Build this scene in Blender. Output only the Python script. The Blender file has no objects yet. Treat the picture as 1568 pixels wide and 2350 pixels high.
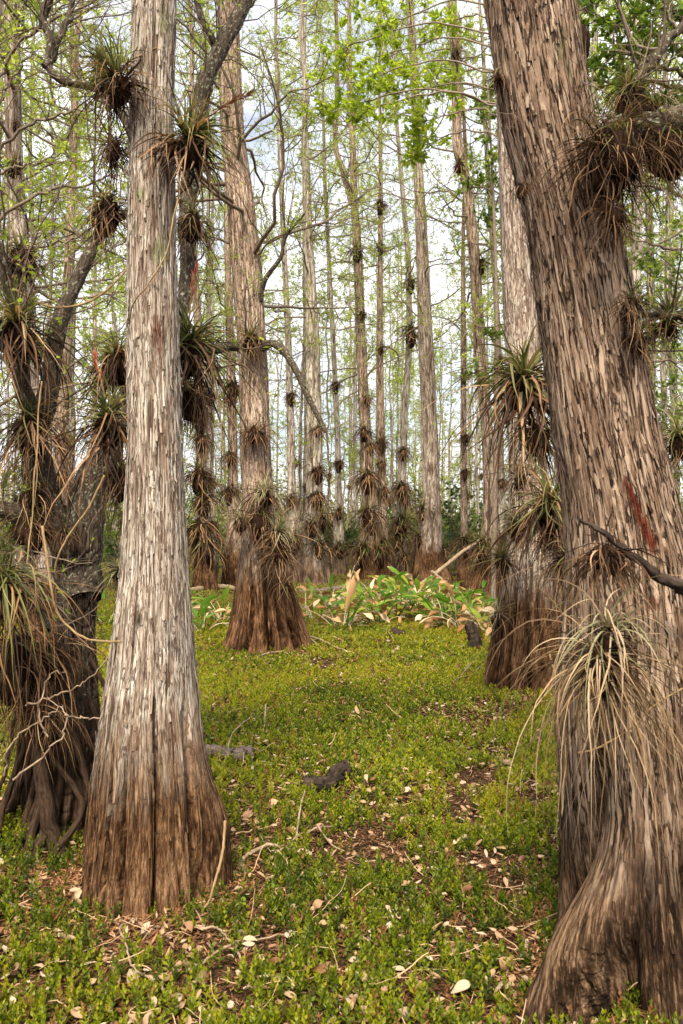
import bpy, math
import numpy as np

SC = bpy.context.scene
COL = SC.collection
# ------------------------------------------------------------------ camera
W, H, F, HZ, CAMH = 1568.0, 2350.0, 1828.0, 1200.0, 1.5
TILT = math.atan((HZ - H / 2) / F)
cam = bpy.data.cameras.new('camera')
cam.sensor_fit = 'VERTICAL'
cam.sensor_height = 36.0
cam.sensor_width = 24.0
cam.lens = 36.0 * F / H
cam.clip_start = 0.05
cam.clip_end = 2000.0
cam.dof.use_dof = True
cam.dof.focus_distance = 6.5
cam.dof.aperture_fstop = 8.0
camo = bpy.data.objects.new('camera', cam)
COL.objects.link(camo)
camo.location = (0, 0, CAMH)
camo.rotation_euler = (math.pi / 2 + TILT, 0, 0)
SC.camera = camo
# ------------------------------------------------------------------ sky, sun, exposure
SUN_EL, SUN_AZ = math.radians(50), math.radians(186)      # azimuth clockwise from +Y: behind the camera
world = bpy.data.worlds.new('World')
SC.world = world
world.use_nodes = True
wt = world.node_tree
wt.nodes.clear()
w_out = wt.nodes.new('ShaderNodeOutputWorld')
w_bg = wt.nodes.new('ShaderNodeBackground')
w_sky = wt.nodes.new('ShaderNodeTexSky')
w_sky.sky_type = 'NISHITA'
w_sky.sun_disc = False
w_sky.sun_elevation = SUN_EL
w_sky.sun_rotation = SUN_AZ
w_sky.dust_density = 2.0
w_bg.inputs['Strength'].default_value = 0.115
w_tc = wt.nodes.new('ShaderNodeTexCoord')
w_map = wt.nodes.new('ShaderNodeMapping')
w_map.inputs['Scale'].default_value = (1.6, 1.6, 3.4)
w_noise = wt.nodes.new('ShaderNodeTexNoise')
w_noise.inputs['Scale'].default_value = 1.7
w_noise.inputs['Detail'].default_value = 6.0
w_noise.inputs['Roughness'].default_value = 0.55
w_ramp = wt.nodes.new('ShaderNodeValToRGB')
w_ramp.color_ramp.elements[0].position = 0.36
w_ramp.color_ramp.elements[1].position = 0.54
w_ramp.color_ramp.elements[0].color = (0.32, 0.32, 0.32, 1)
w_mix = wt.nodes.new('ShaderNodeMixRGB')
w_mix.inputs['Color2'].default_value = (7.3, 7.35, 7.5, 1)     # the thin bright cloud
L = wt.links.new
L(w_tc.outputs['Generated'], w_map.inputs['Vector'])
L(w_map.outputs['Vector'], w_noise.inputs['Vector'])
L(w_noise.outputs['Fac'], w_ramp.inputs['Fac'])
L(w_ramp.outputs['Color'], w_mix.inputs['Fac'])
L(w_sky.outputs['Color'], w_mix.inputs['Color1'])
L(w_mix.outputs['Color'], w_bg.inputs['Color'])
L(w_bg.outputs['Background'], w_out.inputs['Surface'])
sun = bpy.data.lights.new('sun', 'SUN')
sun.energy = 4.0
sun.angle = math.radians(18)
sun.color = (1.0, 0.88, 0.70)
suno = bpy.data.objects.new('sun', sun)
COL.objects.link(suno)
suno.location = (3, -6, 12)
suno.rotation_euler = (math.pi / 2 - SUN_EL, 0, math.pi - SUN_AZ)
SC.view_settings.view_transform = 'Standard'
SC.view_settings.look = 'None'
SC.view_settings.exposure = 0.88
SC.view_settings.gamma = 1.0
SC.cycles.max_bounces = 7
SC.cycles.diffuse_bounces = 1
SC.cycles.glossy_bounces = 2
SC.cycles.transmission_bounces = 4
SC.cycles.caustics_reflective = False
SC.cycles.caustics_refractive = False

# ------------------------------------------------------------------ helpers
def pt(u, v, D):
    """the point of the plane y = D seen at (u, v) of the 1568 x 2350 photograph"""
    dx, dy = (u - W / 2) / F, (H / 2 - v) / F
    Y = math.cos(TILT) - dy * math.sin(TILT)
    Z = math.sin(TILT) + dy * math.cos(TILT)
    s = D / Y
    return np.array((dx * s, D, CAMH + Z * s))

def gp(u, v):
    dx, dy = (u - W / 2) / F, (H / 2 - v) / F
    Y = math.cos(TILT) - dy * math.sin(TILT)
    Z = math.sin(TILT) + dy * math.cos(TILT)
    s = -CAMH / Z
    x, y = dx * s, Y * s
    return np.array((x, y, float(gz(x, y))))

def RNG(seed):
    return np.random.default_rng(seed)

def nrm(a):
    return a / np.maximum(np.linalg.norm(a, axis=-1, keepdims=True), 1e-9)

def _h(ix, iy, iz):
    n = (ix * 374761393 + iy * 668265263 + iz * 1274126177) & 0x7fffffff
    n = ((n ^ (n >> 13)) * 1274126177) & 0x7fffffff
    return ((n ^ (n >> 16)) & 0xffff) / 65535.0

def vn(p):
    p = np.asarray(p, float)
    i = np.floor(p).astype(np.int64)
    f = p - i
    f = f * f * (3 - 2 * f)
    x, y, z = i[..., 0], i[..., 1], i[..., 2]
    fx, fy, fz = f[..., 0], f[..., 1], f[..., 2]
    def lx(yy, zz):
        a = _h(x, yy, zz)
        return a + (_h(x + 1, yy, zz) - a) * fx
    def ly(zz):
        a = lx(y, zz)
        return a + (lx(y + 1, zz) - a) * fy
    a = ly(z)
    return a + (ly(z + 1) - a) * fz

def fbm(p, o=3):
    s, a, t = 0.0, 1.0, 0.0
    p = np.asarray(p, float)
    for _ in range(o):
        s = s + a * vn(p)
        t += a
        a *= 0.5
        p = p * 2.03 + 17.3
    return s / t

def sstep(a, b, x):
    t = np.clip((x - a) / (b - a), 0, 1)
    return t * t * (3 - 2 * t)

def gz(x, y):
    p = np.stack([np.asarray(x, float) * 0.7, np.asarray(y, float) * 0.7, np.zeros_like(np.asarray(x, float))], -1)
    q = p * 4.0 + 9.1
    fade = 1.0 / (1.0 + (np.abs(x) + np.abs(y)) / 60.0)
    return ((fbm(p, 2) - 0.5) * 0.09 + (vn(q) - 0.5) * 0.025) * fade

OFF = {}

def tag(o, label=None, cat=None, group=None, kind=None):
    if label: o['label'] = label
    if cat: o['category'] = cat
    if group: o['group'] = group
    if kind: o['kind'] = kind
    return o

def thing(name, loc, label, cat, group=None):
    o = bpy.data.objects.new(name, None)
    o.empty_display_size = 0.2
    COL.objects.link(o)
    o.location = tuple(float(c) for c in loc)
    OFF[o.name] = np.array(loc, float)
    return tag(o, label, cat, group)

class MB:
    """collects quads with a point vector 'dat' and a point float 'fur'; build() links them as one mesh object"""
    def __init__(self):
        self.V, self.Q, self.A, self.B, self.n = [], [], [], [], 0
    def add(self, v, q, a=None, b=None):
        v = np.asarray(v, float).reshape(-1, 3)
        self.V.append(v)
        self.Q.append(np.asarray(q, np.int64).reshape(-1, 4) + self.n)
        self.A.append(np.zeros((len(v), 3)) if a is None else np.asarray(a, float).reshape(-1, 3))
        self.B.append(np.zeros(len(v)) if b is None else np.asarray(b, float).reshape(-1))
        self.n += len(v)
        return self
    def build(self, name, mat, parent=None, smooth=True, origin=None):
        V = np.concatenate(self.V); Q = np.concatenate(self.Q)
        A = np.concatenate(self.A); B = np.concatenate(self.B)
        off = np.zeros(3)
        if parent is not None:
            off = OFF[parent.name]
        elif origin is not None:
            off = np.array(origin, float)
        me = bpy.data.meshes.new(name)
        me.vertices.add(len(V))
        me.vertices.foreach_set('co', (V - off).astype(np.float32).ravel())
        me.loops.add(len(Q) * 4)
        me.loops.foreach_set('vertex_index', Q.astype(np.int32).ravel())
        me.polygons.add(len(Q))
        me.polygons.foreach_set('loop_start', np.arange(0, len(Q) * 4, 4, dtype=np.int32))
        me.polygons.foreach_set('use_smooth', np.full(len(Q), smooth, dtype=bool))
        a = me.attributes.new('dat', 'FLOAT_VECTOR', 'POINT')
        a.data.foreach_set('vector', A.astype(np.float32).ravel())
        if B.any():
            b = me.attributes.new('fur', 'FLOAT', 'POINT')
            b.data.foreach_set('value', B.astype(np.float32))
        me.update(calc_edges=True)
        me.materials.append(mat)
        o = bpy.data.objects.new(name, me)
        COL.objects.link(o)
        if parent is not None:
            o.parent = parent
        elif origin is not None:
            o.location = tuple(float(c) for c in origin)
        OFF[o.name] = off
        return o

def copy_tree(root, loc, rz=0.0, sc=1.0):
    c = root.copy(); COL.objects.link(c)
    c.location = tuple(float(k) for k in loc); c.rotation_euler = (0, 0, rz); c.scale = (sc, sc, sc)
    for ch in list(root.children):
        d = ch.copy(); COL.objects.link(d); d.parent = c
        for g in list(ch.children):
            e = g.copy(); COL.objects.link(e); e.parent = d
    return c

def catmull(P, m):
    P = np.asarray(P, float)
    n = len(P)
    t = np.linspace(0, n - 1, m)
    i = np.minimum(t.astype(int), n - 2)
    f = (t - i)[:, None]
    p0, p1, p2, p3 = P[np.maximum(i - 1, 0)], P[i], P[i + 1], P[np.minimum(i + 2, n - 1)]
    return 0.5 * (2 * p1 + (p2 - p0) * f + (2 * p0 - 5 * p1 + 4 * p2 - p3) * f * f + (3 * p1 - p0 - 3 * p2 + p3) * f ** 3)

def tubes(mb, P, R, k=5, var=None, rough=0.0, rng=None):
    """P (n,m,3), R (n,m)"""
    P = np.asarray(P, float); R = np.asarray(R, float)
    n, m = R.shape
    T = np.empty_like(P)
    T[:, 1:-1] = P[:, 2:] - P[:, :-2]
    T[:, 0] = P[:, 1] - P[:, 0]
    T[:, -1] = P[:, -1] - P[:, -2]
    T = nrm(T)
    mean = nrm(P[:, -1] - P[:, 0] + 1e-6)
    ref = np.where(np.abs(mean[:, 2:3]) > 0.75, np.array([[1.0, 0.13, 0.0]]), np.array([[0.1, 0.05, 1.0]]))
    s = nrm(np.cross(T, ref[:, None, :]))
    b = np.cross(T, s)
    a = np.arange(k) * 2 * math.pi / k
    ca, sa = np.cos(a), np.sin(a)
    rr = R[:, :, None] * np.ones(k)
    if rough and rng is not None:
        rr = rr * (1 + rough * (rng.random(rr.shape) - 0.5))
    V = P[:, :, None, :] + rr[..., None] * (s[:, :, None, :] * ca[:, None] + b[:, :, None, :] * sa[:, None])
    idx = np.arange(n * m * k).reshape(n, m, k)
    q = np.stack([idx[:, :-1], np.roll(idx[:, :-1], -1, 2), np.roll(idx[:, 1:], -1, 2), idx[:, 1:]], -1)
    seg = np.linalg.norm(np.diff(P, axis=1), axis=-1)
    S = np.concatenate([np.zeros((n, 1)), np.cumsum(seg, 1)], 1)
    if var is None:
        var = np.linspace(0, 1, n)
    A = np.empty((n, m, k, 3))
    A[..., 0] = R[:, :, None] * ca + np.asarray(var)[:, None, None] * 3.7
    A[..., 1] = R[:, :, None] * sa
    A[..., 2] = S[:, :, None]
    mb.add(V, q, A)
    return mb

def grow(P0, d0, Ls, m, wob, trop, rng):
    n = len(P0)
    P = np.empty((n, m, 3)); P[:, 0] = P0
    d = nrm(np.asarray(d0, float))
    st = (np.asarray(Ls) / (m - 1))[:, None]
    for i in range(1, m):
        d = nrm(d + rng.normal(0, wob, (n, 3)) + np.asarray(trop))
        P[:, i] = P[:, i - 1] + d * st
    return P

def spawn(P, rng, npp, t0=0.25, t1=1.0, ang=(0.5, 1.1)):
    """start points and directions of npp side shoots on each path"""
    n, m, _ = P.shape
    t = rng.uniform(t0, t1, (n, npp)) * (m - 1.001)
    i = t.astype(int); f = (t - i)[..., None]
    r = np.arange(n)[:, None]
    p = P[r, i] * (1 - f) + P[r, i + 1] * f
    T = nrm(P[r, i + 1] - P[r, i])
    o = nrm(np.cross(T, rng.normal(size=T.shape)))
    a = rng.uniform(ang[0], ang[1], (n, npp))[..., None]
    d = T * np.cos(a) + o * np.sin(a)
    return p.reshape(-1, 3), d.reshape(-1, 3), (t / (m - 1)).reshape(-1)

def ribbons(mb, P0, d0, Ls, Ws, nseg, droop, wob, rng, prof='strap', fold=0.25, var=None, curl=0.0):
    """long leaves: three points across, bent by their own weight"""
    P0 = np.asarray(P0, float)
    n = len(P0); m = nseg + 1
    Ls = np.broadcast_to(np.asarray(Ls, float), (n,)); Ws = np.broadcast_to(np.asarray(Ws, float), (n,))
    droop = np.broadcast_to(np.asarray(droop, float), (n,))
    d = nrm(np.asarray(d0, float))
    up = np.array([0, 0, 1.0])
    side = nrm(np.cross(d, up) + rng.normal(0, 0.15, (n, 3)))
    P = np.empty((n, m, 3)); T = np.empty((n, m, 3))
    P[:, 0] = P0; T[:, 0] = d
    lat = rng.normal(0, wob, (n, 1)) * side
    for i in range(1, m):
        t = i / nseg
        g = np.zeros((n, 3)); g[:, 2] = -droop * (0.4 + 1.1 * t)
        d = nrm(d + g + lat + rng.normal(0, wob * 0.5, (n, 3)))
        P[:, i] = P[:, i - 1] + d * (Ls / nseg)[:, None]
        T[:, i] = d
    t = np.linspace(0, 1, m)
    if prof == 'strap':
        w = (1 - t ** 1.7) * (1 - 0.35 * t) + 0.03
    elif prof == 'ovate':
        w = np.sin(np.pi * np.clip(t, 0, 1) ** 0.75) ** 0.8 + 0.02
    elif prof == 'lance':
        w = np.sin(np.pi * np.clip(t * 0.93 + 0.06, 0, 1)) ** 0.9 + 0.01
    sd = nrm(side[:, None, :] - T * np.sum(side[:, None, :] * T, -1, keepdims=True))
    if curl:
        tw = rng.normal(0, curl, (n, 1)) * t[None, :]
        nn = np.cross(sd, T)
        sd = sd * np.cos(tw)[..., None] + nn * np.sin(tw)[..., None]
    nn = np.cross(sd, T)
    hw = Ws[:, None] * 0.5 * w[None, :]
    V = np.stack([P - sd * hw[..., None], P - nn * (hw * 2 * fold)[..., None], P + sd * hw[..., None]], 2)
    idx = np.arange(n * m * 3).reshape(n, m, 3)
    q = np.stack([idx[:, :-1, :-1], idx[:, :-1, 1:], idx[:, 1:, 1:], idx[:, 1:, :-1]], -1)
    if var is None:
        var = rng.random(n)
    A = np.empty((n, m, 3, 3))
    A[..., 0] = np.asarray(var)[:, None, None]
    A[..., 1] = t[None, :, None]
    A[..., 2] = rng.random(n)[:, None, None]
    mb.add(V, q, A)
    return P

def leaves(mb, P, d, Ls, Ws, rng, var=None, flat=0.5, fold=0.18, two=True):
    """small leaves: a folded kite each"""
    P = np.asarray(P, float); n = len(P)
    d = nrm(np.asarray(d, float))
    Ls = np.broadcast_to(np.asarray(Ls, float), (n,))[:, None]; Ws = np.broadcast_to(np.asarray(Ws, float), (n,))[:, None]
    up = rng.normal(0, 1, (n, 3)) * (1 - flat) + np.array([0, 0, 1.0]) * flat
    s = nrm(np.cross(d, up)); nn = np.cross(s, d)
    b = P; t = P + d * Ls; md = P + d * Ls * 0.45
    l = md - s * Ws * 0.5; r = md + s * Ws * 0.5
    if var is None:
        var = rng.random(n)
    if two:
        c = md - nn * Ws * fold
        V = np.stack([b, r, t, c, l], 1); k = 5
        i = np.arange(n)[:, None] * 5
        q = np.concatenate([i + np.array([0, 1, 2, 3]), i + np.array([0, 3, 2, 4])])
        tt = np.array([0, .5, 1, .5, .5])
    else:
        V = np.stack([b, r, t, l], 1); k = 4
        q = np.arange(n * 4).reshape(n, 4)
        tt = np.array([0, .5, 1, .5])
    A = np.empty((n, k, 3))
    A[..., 0] = np.asarray(var)[:, None]; A[..., 1] = tt; A[..., 2] = rng.random(n)[:, None]
    mb.add(V, q, A)

# ------------------------------------------------------------------ materials
def newmat(name):
    m = bpy.data.materials.new(name); m.use_nodes = True
    nt = m.node_tree; nt.nodes.clear()
    out = nt.nodes.new('ShaderNodeOutputMaterial')
    return m, nt, out

def nd(nt, typ, ins=None, **props):
    n = nt.nodes.new(typ)
    for k, v in props.items():
        setattr(n, k, v)
    for k, v in (ins or {}).items():
        if isinstance(v, bpy.types.NodeSocket):
            nt.links.new(v, n.inputs[k])
        else:
            n.inputs[k].default_value = v
    return n

def ramp(nt, fac, stops, interp='LINEAR'):
    n = nt.nodes.new('ShaderNodeValToRGB')
    cr = n.color_ramp; cr.interpolation = interp
    while len(cr.elements) < len(stops):
        cr.elements.new(0.5)
    for e, (p, c) in zip(cr.elements, stops):
        e.position = p
        e.color = (c[0], c[1], c[2], 1) if not np.isscalar(c) else (c, c, c, 1)
    nt.links.new(fac, n.inputs['Fac'])
    return n.outputs['Color']

def mixc(nt, fac, a, b, mode='MIX'):
    n = nt.nodes.new('ShaderNodeMixRGB'); n.blend_type = mode
    for k, v in (('Fac', fac), ('Color1', a), ('Color2', b)):
        if isinstance(v, bpy.types.NodeSocket):
            nt.links.new(v, n.inputs[k])
        else:
            n.inputs[k].default_value = v if k == 'Fac' else (v[0], v[1], v[2], 1)
    return n.outputs['Color']

def math_(nt, op, a, b=None, c=None, clamp=False):
    n = nt.nodes.new('ShaderNodeMath'); n.operation = op; n.use_clamp = clamp
    for i, v in enumerate((a, b, c)):
        if v is None: continue
        if isinstance(v, bpy.types.NodeSocket): nt.links.new(v, n.inputs[i])
        else: n.inputs[i].default_value = v
    return n.outputs[0]

def noise(nt, vec, scale, stretch=(1, 1, 1), detail=4, rough=0.55):
    mp = nd(nt, 'ShaderNodeMapping', {'Vector': vec, 'Scale': stretch})
    return nd(nt, 'ShaderNodeTexNoise', {'Vector': mp.outputs[0], 'Scale': scale, 'Detail': detail, 'Roughness': rough}).outputs['Fac']

def bark(name, stops, inner, brown=None, wl=(0.5, 0.8), lichen=0.0, lich_col=(0.33, 0.36, 0.2), fine=160, marks=(), ffm=0.8, rough=0.9, blotch=None, bump=0.6, vs=46.0, vz=0.13, fz=0.1, crack=0.75, cw=0.09, fw=1.35, bfine=0.9, lsc=9.0):
    """stops: dark to pale weathered bark; inner: the brown seen in the furrows; brown: stops of the bare water-stained base"""
    m, nt, out = newmat(name)
    tc = nd(nt, 'ShaderNodeAttribute', attribute_name='dat').outputs['Vector']
    fur = nd(nt, 'ShaderNodeAttribute', attribute_name='fur').outputs['Fac']
    fib = noise(nt, tc, fine, (1, 1, fz), 5, 0.7)
    tone = noise(nt, tc, 14, (1, 1, 0.22), 5, 0.6)
    wv = nd(nt, 'ShaderNodeVectorMath', {0: nd(nt, 'ShaderNodeTexNoise', {'Vector': nd(nt, 'ShaderNodeMapping', {'Vector': tc, 'Scale': (1, 1, 0.35)}).outputs[0], 'Scale': vs * 0.9, 'Detail': 3.0}).outputs['Color'], 1: (0.5, 0.5, 0.5)}, operation='SUBTRACT').outputs[0]
    wv = nd(nt, 'ShaderNodeVectorMath', {0: wv, 1: (0.9 / vs, 0.9 / vs, 5.0 / vs)}, operation='MULTIPLY').outputs[0]
    wc = nd(nt, 'ShaderNodeVectorMath', {0: tc, 1: wv}, operation='ADD').outputs[0]
    wc = nd(nt, 'ShaderNodeMapping', {'Vector': wc, 'Scale': (1, 1, vz)}).outputs[0]
    cell = nd(nt, 'ShaderNodeSeparateXYZ', {0: nd(nt, 'ShaderNodeTexVoronoi', {'Vector': wc, 'Scale': vs}).outputs['Color']}).outputs['X']
    edge = nd(nt, 'ShaderNodeTexVoronoi', {'Vector': wc, 'Scale': vs}, feature='DISTANCE_TO_EDGE').outputs['Distance']
    f = math_(nt, 'MULTIPLY_ADD', fib, fw, math_(nt, 'MULTIPLY_ADD', tone, 1.0, -0.225 - 0.5 * fw))
    f = math_(nt, 'MULTIPLY_ADD', cell, 0.34, f)
    col = ramp(nt, f, stops)
    if blotch:
        bl = noise(nt, tc, 5.5, (1, 1, 0.35), 4, 0.6)
        col = mixc(nt, ramp(nt, bl, ((0.54, 0.0), (0.66, 0.8))), col, blotch)
    if lichen:
        ln = noise(nt, tc, lsc, (1, 1, 0.6), 6, 0.7)
        col = mixc(nt, ramp(nt, ln, ((0.66 - lichen, 0.0), (0.70 - lichen, 0.85))), col, lich_col)
    cr = ramp(nt, math_(nt, 'MULTIPLY_ADD', fib, 0.10, math_(nt, 'SUBTRACT', edge, 0.05)), ((0.02, crack), (cw, 0.0)))
    cr = mixc(nt, 1.0, cr, ramp(nt, noise(nt, tc, 20, (1, 1, 0.4)), ((0.32, 0.3), (0.5, 1.0))), 'MULTIPLY')
    col = mixc(nt, cr, col, inner)
    ff = ramp(nt, math_(nt, 'MULTIPLY_ADD', fib, 0.35, math_(nt, 'SUBTRACT', fur, 0.17)), ((0.40, 0.0), (0.72, ffm)))
    col = mixc(nt, ff, col, inner)
    geo = nd(nt, 'ShaderNodeNewGeometry')
    for (c, s, mc) in marks:
        v1 = nd(nt, 'ShaderNodeVectorMath', {0: geo.outputs['Position'], 1: tuple(c)}, operation='SUBTRACT').outputs[0]
        v2 = nd(nt, 'ShaderNodeVectorMath', {0: v1, 1: tuple(1 / k for k in s)}, operation='MULTIPLY').outputs[0]
        ln_ = nd(nt, 'ShaderNodeVectorMath', {0: v2}, operation='LENGTH').outputs['Value']
        k = math_(nt, 'ADD', ln_, math_(nt, 'MULTIPLY_ADD', noise(nt, tc, 55, (1, 1, 0.35), 5, 0.7), 2.6, -1.3))
        tint = mixc(nt, 0.45, mixc(nt, math_(nt, 'MULTIPLY', cell, 0.6), ramp(nt, fib, ((0.40, tuple(x * 0.3 for x in mc)), (0.62, mc))), tuple(x * 0.35 for x in mc)), col, 'SOFT_LIGHT')
        col = mixc(nt, ramp(nt, k, ((0.55, 0.75), (1.05, 0.0))), col, tint)
    bh = math_(nt, 'MULTIPLY_ADD', fib, 0.6, math_(nt, 'MULTIPLY_ADD', cell, 0.4, math_(nt, 'MULTIPLY_ADD', fur, -0.5, math_(nt, 'MULTIPLY', nd(nt, 'ShaderNodeSeparateXYZ', {0: cr}).outputs['X'], -0.6))))
    if brown:
        z = nd(nt, 'ShaderNodeSeparateXYZ', {0: geo.outputs['Position']}).outputs['Z']
        zn = math_(nt, 'MULTIPLY_ADD', noise(nt, tc, 26, (1, 1, 0.22), 5, 0.65), 0.6, math_(nt, 'SUBTRACT', z, 0.30))
        k = ramp(nt, math_(nt, 'DIVIDE', math_(nt, 'SUBTRACT', zn, wl[0]), wl[1] - wl[0], clamp=True), ((0.0, 1.0), (1.0, 0.0)))
        fb2 = noise(nt, tc, fine * bfine, (1, 1, 0.06), 6, 0.78)
        tn = noise(nt, tc, 6, (1, 1, 0.3), 4, 0.6)
        bc = ramp(nt, math_(nt, 'MULTIPLY_ADD', fb2, 1.5, math_(nt, 'MULTIPLY_ADD', tn, 0.9, -0.70)), brown)
        bc = mixc(nt, ramp(nt, fur, ((0.6, 0.0), (1.0, 0.7))), bc, tuple(0.35 * x for x in brown[0][1]))
        col = mixc(nt, k, col, bc)
        bh = math_(nt, 'MULTIPLY_ADD', fb2, nd(nt, 'ShaderNodeSeparateXYZ', {0: k}).outputs['X'], bh)
    bp = nd(nt, 'ShaderNodeBump', {'Height': bh, 'Strength': bump, 'Distance': 0.016}).outputs[0]
    b = nd(nt, 'ShaderNodeBsdfPrincipled', {'Base Color': col, 'Roughness': rough, 'Normal': bp})
    b.inputs['Specular IOR Level'].default_value = 0.1
    nt.links.new(b.outputs[0], out.inputs[0])
    return m

def leafmat(name, stops, tip=None, tipat=(0.7, 1.0), trans=0.35, tcol=1.5, rough=0.55, spec=0.3):
    m, nt, out = newmat(name)
    at = nd(nt, 'ShaderNodeAttribute', attribute_name='dat').outputs['Vector']
    sp = nd(nt, 'ShaderNodeSeparateXYZ', {0: at})
    col = ramp(nt, sp.outputs['X'], stops)
    if tip:
        k = ramp(nt, math_(nt, 'MULTIPLY_ADD', sp.outputs['Z'], 0.5, math_(nt, 'SUBTRACT', sp.outputs['Y'], 0.25)), ((tipat[0], 0.0), (tipat[1], 1.0)))
        col = mixc(nt, k, col, tip)
    b = nd(nt, 'ShaderNodeBsdfPrincipled', {'Base Color': col, 'Roughness': rough})
    b.inputs['Specular IOR Level'].default_value = spec
    if trans:
        tr = nd(nt, 'ShaderNodeBsdfTranslucent', {'Color': mixc(nt, 1.0, col, (tcol, tcol, tcol * 0.8), 'MULTIPLY')})
        mx = nd(nt, 'ShaderNodeMixShader', {0: trans, 1: b.outputs[0], 2: tr.outputs[0]})
        nt.links.new(mx.outputs[0], out.inputs[0])
    else:
        nt.links.new(b.outputs[0], out.inputs[0])
    return m

def woodmat(name, dark, pale, lichen=None, fine=90, thr=0.6):
    m, nt, out = newmat(name)
    tc = nd(nt, 'ShaderNodeAttribute', attribute_name='dat').outputs['Vector']
    n1 = noise(nt, tc, fine, (1, 1, 0.25), 5, 0.65)
    col = ramp(nt, n1, ((0.32, dark), (0.68, pale)))
    if lichen:
        n2 = noise(nt, tc, 58, (1, 1, 0.8), 5, 0.7)
        col = mixc(nt, ramp(nt, n2, ((thr, 0.0), (thr + 0.04, 0.9))), col, lichen)
    bp = nd(nt, 'ShaderNodeBump', {'Height': n1, 'Strength': 0.6, 'Distance': 0.01}).outputs[0]
    b = nd(nt, 'ShaderNodeBsdfPrincipled', {'Base Color': col, 'Roughness': 0.9, 'Normal': bp})
    b.inputs['Specular IOR Level'].default_value = 0.1
    nt.links.new(b.outputs[0], out.inputs[0])
    return m

def groundmat():
    m, nt, out = newmat('swamp_floor')
    p = nd(nt, 'ShaderNodeNewGeometry').outputs['Position']
    a = noise(nt, p, 2.2, (1, 1, 1), 6, 0.65)
    b_ = noise(nt, p, 38, (1, 1, 1), 5, 0.7)
    col = ramp(nt, b_, ((0.40, (0.006, 0.004, 0.002)), (0.53, (0.050, 0.023, 0.011)), (0.68, (0.17, 0.085, 0.04))))
    gr = ramp(nt, b_, ((0.38, (0.015, 0.012, 0.004)), (0.68, (0.11, 0.09, 0.022))))
    d = nd(nt, 'ShaderNodeSeparateXYZ', {0: p}).outputs['Y']
    k = math_(nt, 'MULTIPLY', ramp(nt, a, ((0.35, 0.1), (0.65, 0.8))), ramp(nt, math_(nt, 'DIVIDE', d, 40.0), ((0.1, 0.3), (0.35, 1.0))))
    col = mixc(nt, k, col, gr)
    bp = nd(nt, 'ShaderNodeBump', {'Height': b_, 'Strength': 0.8, 'Distance': 0.03}).outputs[0]
    b = nd(nt, 'ShaderNodeBsdfPrincipled', {'Base Color': col, 'Roughness': 0.95, 'Normal': bp})
    b.inputs['Specular IOR Level'].default_value = 0.15
    nt.links.new(b.outputs[0], out.inputs[0])
    return m

BROWN = ((0.30, (0.014, 0.006, 0.003)), (0.50, (0.085, 0.040, 0.018)), (0.72, (0.27, 0.15, 0.08)))
M = {}
MARKS_A = [(pt(362, 775, 3.15), (0.034, 0.09, 0.10), (0.27, 0.115, 0.07)),
           (pt(375, 35, 3.15), (0.035, 0.07, 0.08), (0.34, 0.36, 0.17)),
           (pt(322, 445, 3.15), (0.025, 0.07, 0.035), (0.34, 0.37, 0.18)),
           (pt(368, 572, 3.15), (0.045, 0.07, 0.075), (0.34, 0.36, 0.17)),
           (pt(322, 130, 3.15), (0.025, 0.07, 0.06), (0.10, 0.045, 0.025)),
           (pt(405, 1390, 3.1), (0.02, 0.07, 0.03), (0.11, 0.062, 0.04)),
           (pt(318, 1415, 3.1), (0.03, 0.07, 0.045), (0.11, 0.065, 0.042)),
           (pt(400, 1490, 3.1), (0.035, 0.07, 0.05), (0.10, 0.06, 0.04))]
MARKS_D = [(pt(1438 + 5.4 * k, 1112 + 13.0 * k, 2.56), (0.0125 + 0.0006 * k, 0.09, 0.030), (0.20 + 0.008 * k, 0.04 + 0.003 * k, 0.02 + 0.0015 * k)) for k in range(12)]
MARKS_D += [(pt(1300, 75, 2.55), (0.024, 0.09, 0.09), (0.25, 0.27, 0.10)), (pt(1322, 140, 2.55), (0.02, 0.09, 0.06), (0.27, 0.28, 0.12)), (pt(1490, 1385, 2.56), (0.025, 0.09, 0.03), (0.26, 0.09, 0.05))]
M['bark_pale'] = bark('pale_weathered_bark', ((0.06, (0.075, 0.046, 0.03)), (0.30, (0.265, 0.195, 0.145)), (0.50, (0.47, 0.40, 0.325)), (0.78, (0.74, 0.685, 0.60))),
                      (0.06, 0.033, 0.021), ((0.30, (0.018, 0.008, 0.004)), (0.50, (0.11, 0.055, 0.026)), (0.74, (0.36, 0.215, 0.115))), (0.40, 0.90), 0.03, (0.50, 0.50, 0.36), 230, MARKS_A, blotch=(0.24, 0.155, 0.11), vs=74, vz=0.065, fw=1.5, fz=0.07, crack=0.8, bfine=0.9)
M['bark_mid'] = bark('grey_tan_bark', ((0.18, (0.08, 0.046, 0.029)), (0.42, (0.30, 0.205, 0.145)), (0.72, (0.62, 0.50, 0.39))),
                     (0.04, 0.022, 0.014), BROWN, (0.75, 1.15), 0.03, (0.34, 0.34, 0.25), 140, vs=48, vz=0.10)
M['bark_light'] = bark('pale_tan_bark', ((0.22, (0.13, 0.08, 0.055)), (0.45, (0.37, 0.285, 0.225)), (0.75, (0.66, 0.58, 0.49))),
                       (0.07, 0.04, 0.027), BROWN, (0.75, 1.1), 0.05, (0.47, 0.46, 0.35), 160, vs=42, vz=0.10)
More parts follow.
